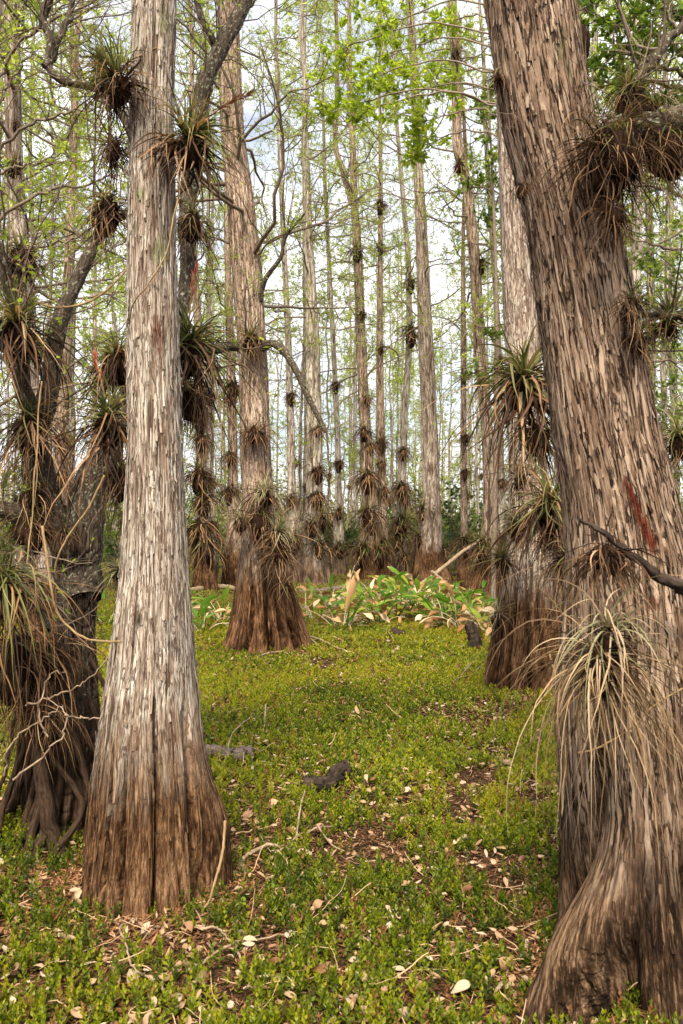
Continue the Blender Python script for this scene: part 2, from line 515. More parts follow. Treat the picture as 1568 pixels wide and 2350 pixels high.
M['bark_brown'] = bark('reddish_brown_bark', ((0.12, (0.055, 0.030, 0.019)), (0.38, (0.23, 0.145, 0.095)), (0.70, (0.52, 0.39, 0.285))),
                       (0.022, 0.013, 0.0085), ((0.34, (0.012, 0.007, 0.004)), (0.54, (0.065, 0.036, 0.020)), (0.76, (0.33, 0.205, 0.12))), (0.35, 0.62), 0.0, (0.4, 0.4, 0.3), 230, MARKS_D, blotch=(0.27, 0.185, 0.125), vs=44, vz=0.045, fz=0.07, crack=1.0, cw=0.075, fw=1.2, bfine=0.9, bump=0.9, ffm=0.55)
M['bark_far'] = bark('far_grey_bark', ((0.18, (0.15, 0.115, 0.085)), (0.42, (0.37, 0.31, 0.25)), (0.72, (0.64, 0.57, 0.49))),
                     (0.05, 0.034, 0.024), ((0.30, (0.03, 0.018, 0.011)), (0.50, (0.12, 0.075, 0.048)), (0.72, (0.30, 0.21, 0.145))), (0.3, 1.1), 0.06, (0.27, 0.28, 0.17), 60, vs=24, vz=0.10)
M['bark_dark'] = bark('dark_lichened_bark', ((0.2, (0.014, 0.010, 0.007)), (0.5, (0.065, 0.046, 0.032)), (0.8, (0.18, 0.135, 0.10))),
                      (0.010, 0.007, 0.005), ((0.2, (0.022, 0.013, 0.008)), (0.5, (0.07, 0.042, 0.026)), (0.8, (0.16, 0.10, 0.065))), (0.2, 0.75), 0.06, (0.36, 0.36, 0.30), 70, lsc=34.0)
M['root'] = woodmat('grey_brown_root', (0.010, 0.006, 0.004), (0.085, 0.052, 0.033))
M['limb_dark'] = woodmat('dark_lichened_limb', (0.014, 0.010, 0.007), (0.13, 0.10, 0.072), (0.33, 0.34, 0.25), 80, 0.57)
M['twig'] = woodmat('grey_brown_twig', (0.09, 0.062, 0.043), (0.30, 0.235, 0.18))
M['limb_tan'] = woodmat('tan_limb', (0.12, 0.085, 0.06), (0.38, 0.30, 0.235))
M['dead_wood'] = woodmat('bleached_dead_wood', (0.14, 0.09, 0.055), (0.48, 0.36, 0.25))
M['black_wood'] = woodmat('black_rotten_wood', (0.006, 0.005, 0.004), (0.085, 0.06, 0.045), None, 45)
M['grey_wood'] = woodmat('grey_rotten_wood', (0.035, 0.025, 0.02), (0.30, 0.23, 0.19), None, 60)
M['air_green'] = leafmat('air_plant_leaf', ((0.0, (0.03, 0.04, 0.012)), (0.35, (0.09, 0.105, 0.028)), (0.6, (0.19, 0.19, 0.06)), (0.85, (0.31, 0.27, 0.10)), (1.0, (0.38, 0.22, 0.09))),
                         (0.24, 0.135, 0.055), (0.6, 1.15), 0.25, 1.3)
M['air_pale'] = leafmat('pale_air_plant_leaf', ((0.0, (0.15, 0.17, 0.075)), (0.4, (0.29, 0.28, 0.15)), (0.7, (0.40, 0.34, 0.22)), (1.0, (0.46, 0.32, 0.20))),
                        (0.40, 0.27, 0.15), (0.5, 1.1), 0.2, 1.2)
M['air_dead'] = leafmat('dead_air_plant_leaf', ((0.0, (0.012, 0.006, 0.003)), (0.35, (0.055, 0.026, 0.012)), (0.7, (0.17, 0.088, 0.04)), (0.92, (0.34, 0.20, 0.10)), (1.0, (0.48, 0.32, 0.18))), None, trans=0.1, tcol=1.0, rough=0.75)
M['air_straw'] = leafmat('straw_dead_leaf', ((0.0, (0.07, 0.04, 0.02)), (0.4, (0.20, 0.125, 0.06)), (0.75, (0.38, 0.26, 0.14)), (1.0, (0.52, 0.39, 0.24))), None, trans=0.12, tcol=1.0, rough=0.7)
M['fibre'] = woodmat('dark_root_fibre', (0.004, 0.0025, 0.0015), (0.045, 0.022, 0.011), None, 120)
M['flower'] = leafmat('red_flower_spike', ((0.0, (0.42, 0.05, 0.035)), (0.6, (0.50, 0.16, 0.10)), (1.0, (0.42, 0.28, 0.12))), None, trans=0.25)
M['flower_dry'] = leafmat('dry_flower_spike', ((0.0, (0.16, 0.06, 0.03)), (1.0, (0.34, 0.16, 0.08))), None, trans=0.1)
M['needles'] = leafmat('fresh_cypress_needles', ((0.0, (0.15, 0.20, 0.025)), (0.5, (0.27, 0.35, 0.04)), (0.85, (0.38, 0.42, 0.075)), (1.0, (0.33, 0.26, 0.10))), None, trans=0.58, tcol=2.0)
M['young_leaf'] = leafmat('bright_young_leaf', ((0.0, (0.15, 0.22, 0.018)), (0.5, (0.28, 0.36, 0.03)), (1.0, (0.40, 0.44, 0.06))), None, trans=0.58, tcol=1.9, rough=0.4)
M['broad_leaf'] = leafmat('green_broad_leaf', ((0.0, (0.05, 0.10, 0.012)), (0.5, (0.12, 0.20, 0.02)), (1.0, (0.25, 0.33, 0.035))), None, trans=0.4, tcol=1.7, rough=0.4)
M['dark_leaf'] = leafmat('dark_green_leaf', ((0.0, (0.018, 0.042, 0.010)), (0.5, (0.045, 0.085, 0.018)), (1.0, (0.10, 0.15, 0.035))), None, trans=0.3, tcol=1.5, rough=0.45)
M['marsh_leaf'] = leafmat('marsh_plant_leaf', ((0.0, (0.06, 0.15, 0.014)), (0.5, (0.14, 0.27, 0.024)), (0.8, (0.30, 0.38, 0.045)), (1.0, (0.54, 0.44, 0.10))), (0.42, 0.30, 0.10), (0.85, 1.25), 0.4, 1.5, rough=0.35)
M['tan_leaf'] = leafmat('dead_tan_leaf', ((0.0, (0.30, 0.13, 0.045)), (0.35, (0.52, 0.30, 0.13)), (0.7, (0.68, 0.46, 0.26)), (1.0, (0.74, 0.60, 0.43))), None, trans=0.25, tcol=1.0, rough=0.7)
M['fallen'] = leafmat('fallen_leaf_brown', ((0.0, (0.24, 0.12, 0.055)), (0.35, (0.44, 0.28, 0.16)), (0.7, (0.52, 0.37, 0.24)), (1.0, (0.58, 0.47, 0.35))), None, trans=0.15, tcol=1.0, rough=0.7)
M['cover'] = leafmat('ground_cover_leaf', ((0.0, (0.045, 0.075, 0.006)), (0.26, (0.145, 0.185, 0.008)), (0.46, (0.275, 0.295, 0.011)), (0.72, (0.38, 0.31, 0.02)), (0.88, (0.30, 0.20, 0.05)), (1.0, (0.24, 0.11, 0.04))), None, trans=0.38, tcol=1.6, rough=0.45)
M['cover_far'] = leafmat('far_ground_cover_leaf', ((0.0, (0.11, 0.12, 0.016)), (0.4, (0.21, 0.22, 0.024)), (0.7, (0.29, 0.26, 0.04)), (0.88, (0.26, 0.17, 0.06)), (1.0, (0.16, 0.085, 0.04))), None, trans=0.3, tcol=1.3)
M['litter'] = leafmat('brown_litter', ((0.0, (0.04, 0.016, 0.007)), (0.4, (0.17, 0.072, 0.028)), (0.75, (0.34, 0.17, 0.075)), (1.0, (0.56, 0.38, 0.22))), None, trans=0.0, rough=0.85)
M['vine'] = woodmat('tan_vine', (0.20, 0.13, 0.06), (0.42, 0.29, 0.15))
M['ground'] = groundmat()
# ------------------------------------------------------------------ the ground
def build_ground():
    a = np.linspace(-1, 1, 321)
    xs = np.sinh(a * 5.2) / math.sinh(5.2) * 500
    b = np.linspace(-0.62, 1, 301)
    ys = np.sinh(b * 5.2) / math.sinh(5.2) * 600 + 4
    X, Y = np.meshgrid(xs, ys)
    Z = gz(X, Y)
    V = np.stack([X, Y, Z], -1)
    idx = np.arange(X.size).reshape(X.shape)
    q = np.stack([idx[:-1, :-1], idx[:-1, 1:], idx[1:, 1:], idx[1:, :-1]], -1)
    o = MB().add(V, q, V).build('ground', M['ground'])
    tag(o, 'dark brown swamp floor of mud and plant litter under the green cover', 'ground', kind='structure')
build_ground()

# ------------------------------------------------------------------ trunks
def trunk(parent, mat, prof, D, nth, nz, flutes=(), amp=0.006, kx=20.0, kz=2.6, seed=0, ztop=None, rtop=0.04, lean=(0, 0), dy=None, nflute=0, fdepth=0.14, ffade=1.2, name='trunk', twist=0.0, strips=0, sz=(0.6, 3.4), sw=(0.006, 0.018), sl=(0.08, 0.32)):
    """a tapered trunk whose edges follow measured outlines at distance D; returns its axis and radii"""
    rng = RNG(seed + 77)
    rows = []
    for v, a, b in prof:
        p, q = pt(a, v, D), pt(b, v, D)
        rows.append(((p[2] + q[2]) / 2, (p[0] + q[0]) / 2, (q[0] - p[0]) / 2))
    rows.sort()
    z0, x0, r0 = rows[0]
    if z0 > -0.12:
        z1, x1, r1 = rows[1]
        k = (-0.15 - z0) / (z1 - z0)
        rows.insert(0, (-0.15, x0 + (x1 - x0) * k, max(r0 + (r1 - r0) * k * 0.7, r0)))
    if ztop and ztop > rows[-1][0]:
        z1, x1, r1 = rows[-1]; z2, x2, r2 = rows[-4] if len(rows) > 4 else rows[0]
        sx = (x1 - x2) / (z1 - z2)
        n = 5
        for i in range(1, n + 1):
            t = i / n
            rows.append((z1 + (ztop - z1) * t, x1 + sx * (ztop - z1) * t * 0.6 + rng.normal(0, 0.05) * (ztop - z1) * 0.15, r1 + (rtop - r1) * t))
    rows = np.array(rows)
    z = np.linspace(rows[0, 0], rows[-1, 0], nz)
    if nz > 60:                                     # finer rings near the foot
        a = np.linspace(0, 1, nz) ** 1.25
        z = rows[0, 0] + (rows[-1, 0] - rows[0, 0]) * a
    cx = np.interp(z, rows[:, 0], rows[:, 1]); rr = np.interp(z, rows[:, 0], rows[:, 2])
    k = max(3, nz // 40) | 1
    ker = np.hanning(k + 2)[1:-1]; ker /= ker.sum()
    pad = lambda y: np.concatenate([2 * y[0] - y[1:k // 2 + 1][::-1], y, 2 * y[-1] - y[-k // 2:-1][::-1]]) if k > 1 else y
    cx = np.convolve(pad(cx), ker, 'same')[k // 2:k // 2 + nz]
    rr = np.convolve(pad(rr), ker, 'same')[k // 2:k // 2 + nz]
    cy = np.full(nz, D) if dy is None else D + np.interp(z, [p[0] for p in dy], [p[1] for p in dy])
    ph = np.linspace(-math.pi, math.pi, nth, endpoint=False)
    PH, Z = np.meshgrid(ph, z)
    R0 = rr[:, None] * np.ones_like(PH)
    mod = np.ones_like(PH)
    fl = [tuple(f) + (0,) * (5 - len(f)) for f in flutes]
    for i in range(nflute):
        fl.append((rng.uniform(-180, 180), rng.uniform(0.10, 0.22), fdepth * rng.uniform(0.6, 1.3), ffade * rng.uniform(0.7, 1.2), 0))
    for (a, w, dep, zf, slope) in fl:
        d = PH - math.radians(a) - slope * Z
        d = (d + math.pi) % (2 * math.pi) - math.pi
        d = d + (vn(np.stack([Z * 3, Z * 0 + a, Z * 0], -1)) - 0.5) * 0.12
        mod = mod - dep * np.exp(-(d / w) ** 2) * (1 - sstep(zf * 0.35, zf, Z))
    tw = PH + twist * Z
    cxyz = np.stack([np.sin(tw) * R0.mean() * 1.0 * kx, -np.cos(tw) * R0.mean() * kx, Z * kz], -1)
    warp = (fbm(cxyz * 0.35 + 5, 2) - 0.5) * 1.2
    cw = cxyz + np.stack([warp, warp * 0.7, warp * 0], -1) + seed * 13.1
    rid = 1 - np.abs(2 * vn(cw) - 1)
    vw = 0.25 + 0.75 * sstep(0.3, 0.6, vn(cxyz * np.array([0.7, 0.7, 1.1]) + 47)); vw2 = sstep(0.35, 0.65, vn(cxyz * np.array([0.9, 0.9, 1.3]) + 91))
    rid2 = 1 - np.abs(2 * vn(cw * np.array([2.1, 2.1, 1.7]) + 31) - 1)
    brk = 1 - np.abs(2 * vn(cxyz * np.array([0.6, 0.6, 5.0]) + 71) - 1)
    fur = vw * np.clip((rid - 0.81) / 0.19, 0, 1) ** 1.2 + 0.5 * vw2 * np.clip((rid2 - 0.84) / 0.16, 0, 1) ** 1.3 + 0.35 * np.clip((brk - 0.93) / 0.07, 0, 1) * vn(cxyz * 0.5 + 3)
    fur = np.clip(fur, 0, 1)
    big = (fbm(np.stack([np.sin(PH) * 1.3, -np.cos(PH) * 1.3, Z * 1.3], -1) + seed, 2) - 0.5) * (0.10 if D > 5 else 0.05)
    R = R0 * (mod + big) + amp * (0.35 - fur) + amp * 0.8 * (vn(cw * np.array([1, 1, 0.8]) * 0.9 + 11) - 0.5) * 2
    X = cx[:, None] + R * np.sin(PH); Y = cy[:, None] - R * np.cos(PH)
    V = np.stack([X, Y, Z + 0 * PH], -1)
    Rm = np.interp(z, rows[:, 0], rows[:, 2]).mean()
    A = np.stack([np.sin(tw) * Rm + seed, -np.cos(tw) * Rm, Z], -1)
    idx = np.arange(nz * nth).reshape(nz, nth)
    q = np.stack([idx[:-1], np.roll(idx[:-1], -1, 1), np.roll(idx[1:], -1, 1), idx[1:]], -1)
    mb = MB().add(V, q, A, fur)
    if strips:                                      # loose strips of bark standing a little off the trunk
        r = RNG(seed + 900)
        m = 9
        t = np.linspace(0, 1, m)[None]
        zz = r.uniform(sz[0], sz[1], strips)[:, None] + r.uniform(sl[0], sl[1], strips)[:, None] * t
        p0 = (r.uniform(-math.pi * 0.75, math.pi * 0.75, strips)[:, None] + r.normal(0, 0.03, (strips, 1)) * t) * np.ones_like(t)
        zi = np.clip(np.searchsorted(z, zz) - 1, 0, nz - 2)
        def at(p):
            pi_ = ((p + math.pi) / (2 * math.pi) * nth).astype(int) % nth
            f = ((zz - z[zi]) / (z[zi + 1] - z[zi]))
            return R[zi, pi_] * (1 - f) + R[zi + 1, pi_] * f
        rm = at(p0).mean(1, keepdims=True)
        hw = r.uniform(sw[0], sw[1], (strips, 1)) * 0.5 * (np.sin(np.pi * np.clip(t * 0.9 + 0.05, 0, 1)) ** 0.35) * r.uniform(0.7, 1.2, (strips, m))
        lift = 0.0025 + r.uniform(0, 0.0105, (strips, 1)) * np.abs(2 * t - 1) ** 3 * (r.random((strips, 1)) < 0.6)
        xs_, ys_ = np.interp(zz, z, cx), np.interp(zz, z, cy)
        vs_ = []
        for s_, dn in ((-1, 0.0), (0, 0.0022), (1, 0.0)):
            pp = p0 + s_ * hw / rm
            rr_ = at(p0) * 0.85 + 0.15 * rm + lift + dn
            vs_.append(np.stack([xs_ + rr_ * np.sin(pp), ys_ - rr_ * np.cos(pp), zz], -1))
        SV = np.stack(vs_, 2)
        SA = np.stack([np.sin(p0) * Rm + seed, -np.cos(p0) * Rm, zz], -1)[:, :, None, :] + r.uniform(0, 3, (strips, 1, 1, 3)) + np.array([0, 0.006, 0])[None, None, None, :] * np.array([-1, 0, 1])[None, None, :, None]
        ii = np.arange(strips * m * 3).reshape(strips, m, 3)
        mb.add(SV, np.stack([ii[:, :-1, :-1], ii[:, :-1, 1:], ii[:, 1:, 1:], ii[:, 1:, :-1]], -1), SA)
    o = mb.build(name, mat, parent)
    return o, np.stack([cx, cy, z], -1), rr

def axis_at(ax, zq):
    return np.array([np.interp(zq, ax[:, 2], ax[:, i]) for i in range(3)])

def cypress_crown(parent, ax, rr, zb, seed, n1=50, L1=(0.6, 2.2), up=0.10, n2=5, n3=4, nleaf=9, ls=0.05, lean_r=1.0, twigmat='twig', leafm='needles', r1=0.018, needles=True, name='crown', fname='foliage', k3=3, sec=None):
    rng = RNG(seed)
    zt = ax[-1, 2]
    z = rng.uniform(0, 1, n1) ** 0.9 * (zt - zb - 0.1) + zb
    P0 = axis_at(ax, z).T
    rad = np.interp(z, ax[:, 2], rr)
    a = rng.uniform(0, 2 * math.pi, n1) if sec is None else rng.uniform(sec[0], sec[1], n1)
    d = np.stack([np.cos(a), np.sin(a), rng.normal(up, 0.25, n1)], -1)
    P0 = P0 + d * rad[:, None] * 0.7
    Ls = rng.uniform(L1[0], L1[1], n1) * (1.0 - 0.45 * (z - zb) / max(zt - zb, 0.1))
    p1 = grow(P0, d, Ls, 9, 0.22, (0, 0, 0.035), rng)
    mb = MB()
    rad1 = np.minimum(rad * 0.4, r1 * (0.5 + Ls / L1[1]))[:, None] * np.linspace(1, 0.3, 9)
    tubes(mb, p1, rad1, 5)
    q, dd, t = spawn(p1, rng, n2, 0.12, 1.0, (0.5, 1.15))
    l2 = np.repeat(Ls, n2) * rng.uniform(0.25, 0.55, len(q)) * (1.15 - 0.6 * t)
    p2 = grow(q, dd, l2, 6, 0.22, (0, 0, 0.04), rng)
    tubes(mb, p2, np.repeat(rad1[:, 4], n2)[:, None] * 0.42 * np.linspace(1, 0.35, 6) + 0.0012, 4)
    q, dd, t = spawn(p2, rng, n3, 0.1, 1.0, (0.4, 1.2))
    l3 = np.repeat(l2, n3) * rng.uniform(0.3, 0.65, len(q)) + 0.04
    p3 = grow(q, dd, l3, 4, 0.25, (0, 0, 0.0), rng)
    tubes(mb, p3, np.full(len(q), 0.0022)[:, None] * np.linspace(1, 0.5, 4), k3)
    mb.build(name, M[twigmat], parent)
    if needles:
        fb = MB()
        keep = rng.random(len(p3)) < 0.85
        q, dd, t = spawn(p3[keep], rng, nleaf, 0.05, 1.0, (0.5, 1.3))
        dd[:, 2] += 0.15
        leaves(fb, q, dd, rng.uniform(0.6, 1.3, len(q)) * ls, ls * rng.uniform(0.22, 0.34, len(q)), rng, two=False, flat=0.3)
        fb.build(fname, M[leafm], parent, smooth=False)

# ------------------------------------------------------------------ the big near trees
def base(ax):
    p = axis_at(ax, 0.0); return p

TREES = {}
def start_tree(name, label, prof, D, cat='tree', group=None):
    v, a, b = prof[-1]
    p = pt((a + b) / 2, v, D)
    return thing(name, (p[0], D, 0.0), label, cat, group)

PA = [(-420, 318, 398), (-150, 316, 402), (0, 311, 402), (250, 301, 395), (400, 298, 398), (500, 297, 400), (620, 295, 402), (750, 295, 405), (880, 296, 410), (1000, 299, 414), (1150, 291, 421), (1300, 282, 428),
      (1400, 270, 436), (1500, 259, 443), (1600, 243, 453), (1700, 226, 468), (1800, 213, 482), (1900, 203, 490), (2000, 194, 497), (2060, 189, 499), (2150, 183, 505)]
tA = start_tree('cypress_tree', 'pale flaking cypress trunk in the left foreground with a swollen brown grooved foot', PA, 3.25)
oA, axA, rA = trunk(tA, M['bark_pale'], PA, 3.25, 420, 760,
    flutes=[(-27, 0.032, 0.20, 0.8), (-12, 0.036, 0.22, 0.9), (15, 0.04, 0.32, 1.1), (58, 0.12, 0.34, 1.0), (98, 0.34, -0.36, 0.62), (140, 0.3, -0.2, 0.6), (-72, 0.10, 0.22, 0.85), (38, 0.04, 0.08, 0.6), (-48, 0.04, 0.08, 0.6), (100, 0.2, 0.15, 1.0), (150, 0.2, 0.15, 1.0), (-140, 0.2, 0.15, 1.0)], amp=0.0042, kx=54, kz=2.6, seed=1, strips=900, sz=(0.03, 3.6), sw=(0.005, 0.017), ztop=6.0, rtop=0.06)
cypress_crown(tA, axA, rA, 3.9, 11, n1=16, L1=(0.5, 1.3), n2=5, n3=4, nleaf=6, ls=0.035, r1=0.012)

PB = [(-250, 490, 532), (0, 500, 545), (150, 503, 552), (300, 507, 558), (450, 521, 580), (625, 532, 602), (750, 543, 608), (850, 550, 614), (1000, 552, 618), (1100, 557, 624), (1200, 556, 634), (1300, 550, 655), (1380, 538, 684), (1440, 524, 706), (1500, 502, 728), (1540, 492, 740)]
tB = start_tree('cypress_tree', 'middle cypress with wide flared brown foot and a skirt of hanging brown air plants', PB, 9.5)
oB, axB, rB = trunk(tB, M['bark_mid'], PB, 9.5, 320, 480,
    flutes=[(-24, 0.06, 0.38, 1.5), (-60, 0.10, 0.09, 0.9), (9, 0.08, 0.62, 1.8), (26, 0.06, 0.50, 1.6), (42, 0.055, 0.45, 1.5), (62, 0.10, 0.18, 1.0), (120, 0.2, 0.15, 1.2), (180, 0.2, 0.15, 1.2), (-120, 0.2, 0.15, 1.2)], amp=0.008, kx=34, kz=1.2, seed=2, strips=900, sz=(0.05, 8.0), sw=(0.012, 0.034), sl=(0.15, 0.6), ztop=12.5)
cypress_crown(tB, axB, rB, 3.4, 12, n1=60, L1=(0.8, 2.6), up=0.15, n2=6, n3=5, nleaf=8, ls=0.042, r1=0.020)

PC = [(-300, 1118, 1178), (0, 1130, 1196), (200, 1141, 1206), (500, 1150, 1216), (700, 1157, 1232), (900, 1164, 1244), (1100, 1170, 1256), (1250, 1166, 1268), (1350, 1150, 1280), (1450, 1131, 1298), (1550, 1113, 1310), (1620, 1102, 1318)]
tC = start_tree('cypress_tree', 'whitish cypress half hidden behind the thick leaning trunk on the right', PC, 7.3)
oC, axC, rC = trunk(tC, M['bark_light'], PC, 7.3, 280, 460,
    flutes=[(-44, 0.07, 0.28, 1.3), (-16, 0.11, 0.42, 1.5), (6, 0.08, 0.30, 1.3), (-66, 0.09, 0.2, 1.1), (24, 0.09, 0.4, 1.4), (32, 0.1, 0.2, 1.2), (70, 0.2, 0.15, 1.0), (130, 0.2, 0.15, 1.0), (-150, 0.2, 0.15, 1.0)], amp=0.006, kx=38, kz=1.4, seed=3, strips=900, sz=(0.05, 6.5), sw=(0.010, 0.028), sl=(0.12, 0.5), ztop=11.0)
cypress_crown(tC, axC, rC, 6.6, 13, n1=26, L1=(0.8, 2.0), n2=5, n3=4, nleaf=8, ls=0.045)

PD = [(-420, 1075, 1248), (-200, 1097, 1282), (0, 1120, 1311), (200, 1145, 1340), (300, 1162, 1358), (400, 1188, 1380), (500, 1214, 1403), (600, 1228, 1425), (750, 1246, 1455), (900, 1266, 1484), (1000, 1278, 1502), (1100, 1292, 1530), (1200, 1304, 1556),
      (1300, 1308, 1582), (1400, 1304, 1604), (1500, 1298, 1618), (1650, 1294, 1632), (1800, 1297, 1650), (1950, 1298, 1660), (2100, 1294, 1672), (2220, 1272, 1700), (2320, 1238, 1735), (2400, 1205, 1770)]
tD = start_tree('cypress_tree', 'thick leaning reddish brown cypress in the right foreground with a red wound', PD, 2.75)
oD, axD, rD = trunk(tD, M['bark_brown'], PD, 2.75, 460, 820,
    flutes=[(-50, 0.30, -1.10, 0.58, 0.75), (-6, 0.22, -0.40, 0.45), (32, 0.3, -0.4, 0.6), (-82, 0.17, 0.30, 1.6, 0.9), (-112, 0.3, -0.08, 1.4), (-27, 0.07, 0.32, 0.34), (13, 0.07, 0.42, 0.62), (55, 0.08, 0.30, 0.75), (100, 0.2, 0.2, 1.0), (150, 0.2, 0.2, 1.0), (-110, 0.2, 0.15, 0.9)], amp=0.0085, kx=44, kz=1.3, seed=4, strips=1700, sz=(0.03, 3.5), sw=(0.008, 0.024), sl=(0.10, 0.42), ztop=5.6, rtop=0.1, twist=0.12)
cypress_crown(tD, axD, rD, 4.7, 14, n1=10, L1=(0.5, 1.0), n2=4, n3=4, nleaf=6, ls=0.035, r1=0.012)

# ---- the dark lichened pond apple at the left
def limb(pts, r0, r1, m=40, wob=0.0, k=10, seed=0, rough=0.12):
    """pts: (u, v, D) -> smooth path and radii"""
    P = catmull([pt(*p) for p in pts], m)
    if wob:
        rng = RNG(seed)
        n = rng.normal(0, wob, P.shape); 
        for _ in range(3):
            n[1:-1] = (n[:-2] + n[1:-1] + n[2:]) / 3
        P = P + n
    return P[None], np.linspace(r0, r1, m)[None]

PE = [(1150, 188, 204), (1185, 165, 222), (1215, 148, 230), (1260, 134, 232), (1330, 138, 222), (1420, 136, 216), (1500, 138, 218), (1600, 130, 226), (1700, 110, 238), (1800, 82, 252), (1900, 50, 266), (1980, 20, 285), (2030, 0, 300)]
tE = start_tree('pond_apple_tree', 'dark crooked tree with lichen spots above prop roots at the left edge', PE, 3.95)
oE, axE, rE = trunk(tE, M['bark_dark'], PE, 3.95, 220, 260, flutes=[(-30, 0.10, 0.25, 0.7), (-5, 0.10, 0.3, 0.8), (25, 0.1, 0.22, 0.7), (-60, 0.12, 0.2, 0.7), (55, 0.12, 0.2, 0.7)], amp=0.010, kx=22, kz=14, seed=5)
lb = MB()
LIMBS_E = [
    ([(182, 1380, 3.96), (186, 1270, 3.96), (200, 1160, 3.96), (228, 1080, 3.99), (262, 1000, 4.05), (296, 920, 4.15), (338, 850, 4.2), (390, 800, 4.2), (470, 800, 4.2), (540, 790, 4.3)], 0.11, 0.022, 3),
    ([(170, 1360, 3.95), (140, 1230, 3.95), (105, 1120, 3.95), (82, 1000, 3.98), (100, 930, 4.0), (118, 850, 4.05), (140, 740, 4.1), (180, 640, 4.15), (215, 560, 4.2), (245, 510, 4.3), (330, 470, 4.4)], 0.075, 0.020, 4),
    ([(90, 980, 3.98), (60, 900, 3.9), (45, 780, 3.8), (20, 640, 3.7), (-30, 520, 3.6)], 0.05, 0.02, 5),
    ([(140, 1230, 3.95), (60, 1190, 3.8), (-20, 1150, 3.7), (-120, 1060, 3.6)], 0.06, 0.03, 6),
    ([(330, 470, 4.4), (300, 300, 4.5), (240, 210, 4.5), (150, 185, 4.5), (112, 150, 4.5), (120, 95, 4.5), (100, 40, 4.5), (115, -30, 4.5), (60, -160, 4.5)], 0.020, 0.028, 7),
    ([(112, 150, 4.5), (150, 60, 4.55), (165, 0, 4.6), (200, -120, 4.7)], 0.02, 0.014, 8),
    ([(430, 460, 4.6), (455, 300, 4.6), (470, 200, 4.6), (505, 110, 4.65), (545, 40, 4.7), (580, -60, 4.8), (640, -200, 5.0)], 0.052, 0.040, 9),
    ([(505, 110, 4.65), (470, 60, 4.6), (450, -20, 4.6), (440, -120, 4.6)], 0.022, 0.014, 10),
    ([(400, 800, 4.2), (425, 660, 4.4), (430, 460, 4.6)], 0.03, 0.05, 11),
    ([(95, 1180, 3.9), (45, 1250, 3.75), (60, 1330, 3.6), (110, 1440, 3.55)], 0.035, 0.02, 12),
]
pathsE = []
for pts, r0, r1, sd in LIMBS_E:
    P, R = limb(pts, r0, r1, 44, 0.012, seed=sd)
    R = R * (1 + 0.18 * (RNG(sd).random(R.shape) - 0.5))
    lb.n and None
    tubes(lb, P, R, 12, var=[sd * 1.7], rough=0.16, rng=RNG(sd))
    pathsE.append(P)
lb.build('limbs', M['limb_dark'], tE)
rb = MB()
ROOTS_E = []
_r = RNG(501)
for a in np.linspace(-160, 80, 34):                        # arching roots that leave the trunk and reach down to the mud
    a = math.radians(a + _r.normal(0, 5)); hz = _r.uniform(0.35, 0.95); rad = _r.uniform(0.14, 0.5)
    c0 = np.array((-1.315, 3.97, 0)); dr = np.array((math.sin(a), -math.cos(a), 0)); sd = np.array((-dr[1], dr[0], 0)) * _r.normal(0, 0.05)
    ROOTS_E.append((np.array([c0 + (0, 0, hz), c0 + dr * (0.14 + 0.25 * rad) + sd + (0, 0, hz * 0.72), c0 + dr * rad * 0.75 - sd + (0, 0, hz * 0.35), c0 + dr * rad + (0, 0, 0.04), c0 + dr * (rad + 0.05) + (0, 0, -0.08)]), _r.uniform(0.006, 0.018), _r.uniform(0.007, 0.03)))
for pl, r0, r1 in [([(75, 1600, 3.7), (85, 1720, 3.62), (98, 1850, 3.6), (118, 1960, 3.6), (122, 2000, 3.6)], 0.026, 0.042), ([(150, 1620, 3.72), (185, 1740, 3.66), (215, 1830, 3.62), (240, 1880, 3.6)], 0.018, 0.01)]:
    ROOTS_E.append((np.array([pt(*p) for p in pl]), r0, r1))
for i, (pts, r0, r1) in enumerate(ROOTS_E):
    P = catmull(pts, 30) + np.cumsum(RNG(40 + i).normal(0, 0.0035, (30, 3)), 0); P = P[None]; R = np.linspace(r0, r1, 30)[None]
    rb_ = MB(); tubes(rb_, P, R, 10, var=[i], rough=0.12, rng=RNG(i))
    rb_.build('prop_root', M['root'], tE)

def leafy(parent, paths, seed, npp=6, l1=(0.2, 0.6), n2=3, nleaf=5, ls=0.05, asp=0.45, leafm='young_leaf', twigm='twig', r=0.004, up=0.25, t0=0.3, names=('crown', 'leaves'), two=True, hang=0.02, keep=1.0):
    rng = RNG(seed)
    mb, fb = MB(), MB()
    P = np.concatenate(paths) if isinstance(paths, list) else paths
    q, dd, t = spawn(P, rng, npp, t0, 1.0, (0.5, 1.3))
    dd[:, 2] += up
    l = rng.uniform(l1[0], l1[1], len(q))
    p1 = grow(q, dd, l, 7, 0.20, (0, 0, hang), rng)
    tubes(mb, p1, r * np.linspace(1, 0.35, 7)[None] * (0.6 + l / l1[1])[:, None], 4)
    q, dd, t = spawn(p1, rng, n2, 0.15, 1.0, (0.5, 1.1))
    l2 = np.repeat(l, n2) * rng.uniform(0.2, 0.55, len(q))
    p2 = grow(q, dd, l2, 5, 0.2, (0, 0, hang), rng)
    tubes(mb, p2, 0.4 * r * np.linspace(1, 0.45, 5)[None] * np.ones((len(q), 1)), 3)
    mb.build(names[0], M[twigm], parent)
    if nleaf:
        q, dd, t = spawn(p2, rng, nleaf, 0.2, 1.0, (0.4, 1.1))
        dd[:, 2] += 0.1
        kk = rng.random(len(q)) < keep
        q, dd = q[kk], dd[kk]
        s = rng.uniform(0.5, 1.25, len(q)) * ls
        leaves(fb, q, dd, s, s * asp * rng.uniform(0.8, 1.2, len(q)), rng, two=two, flat=0.35)
        fb.build(names[1], M[leafm], parent, smooth=False)

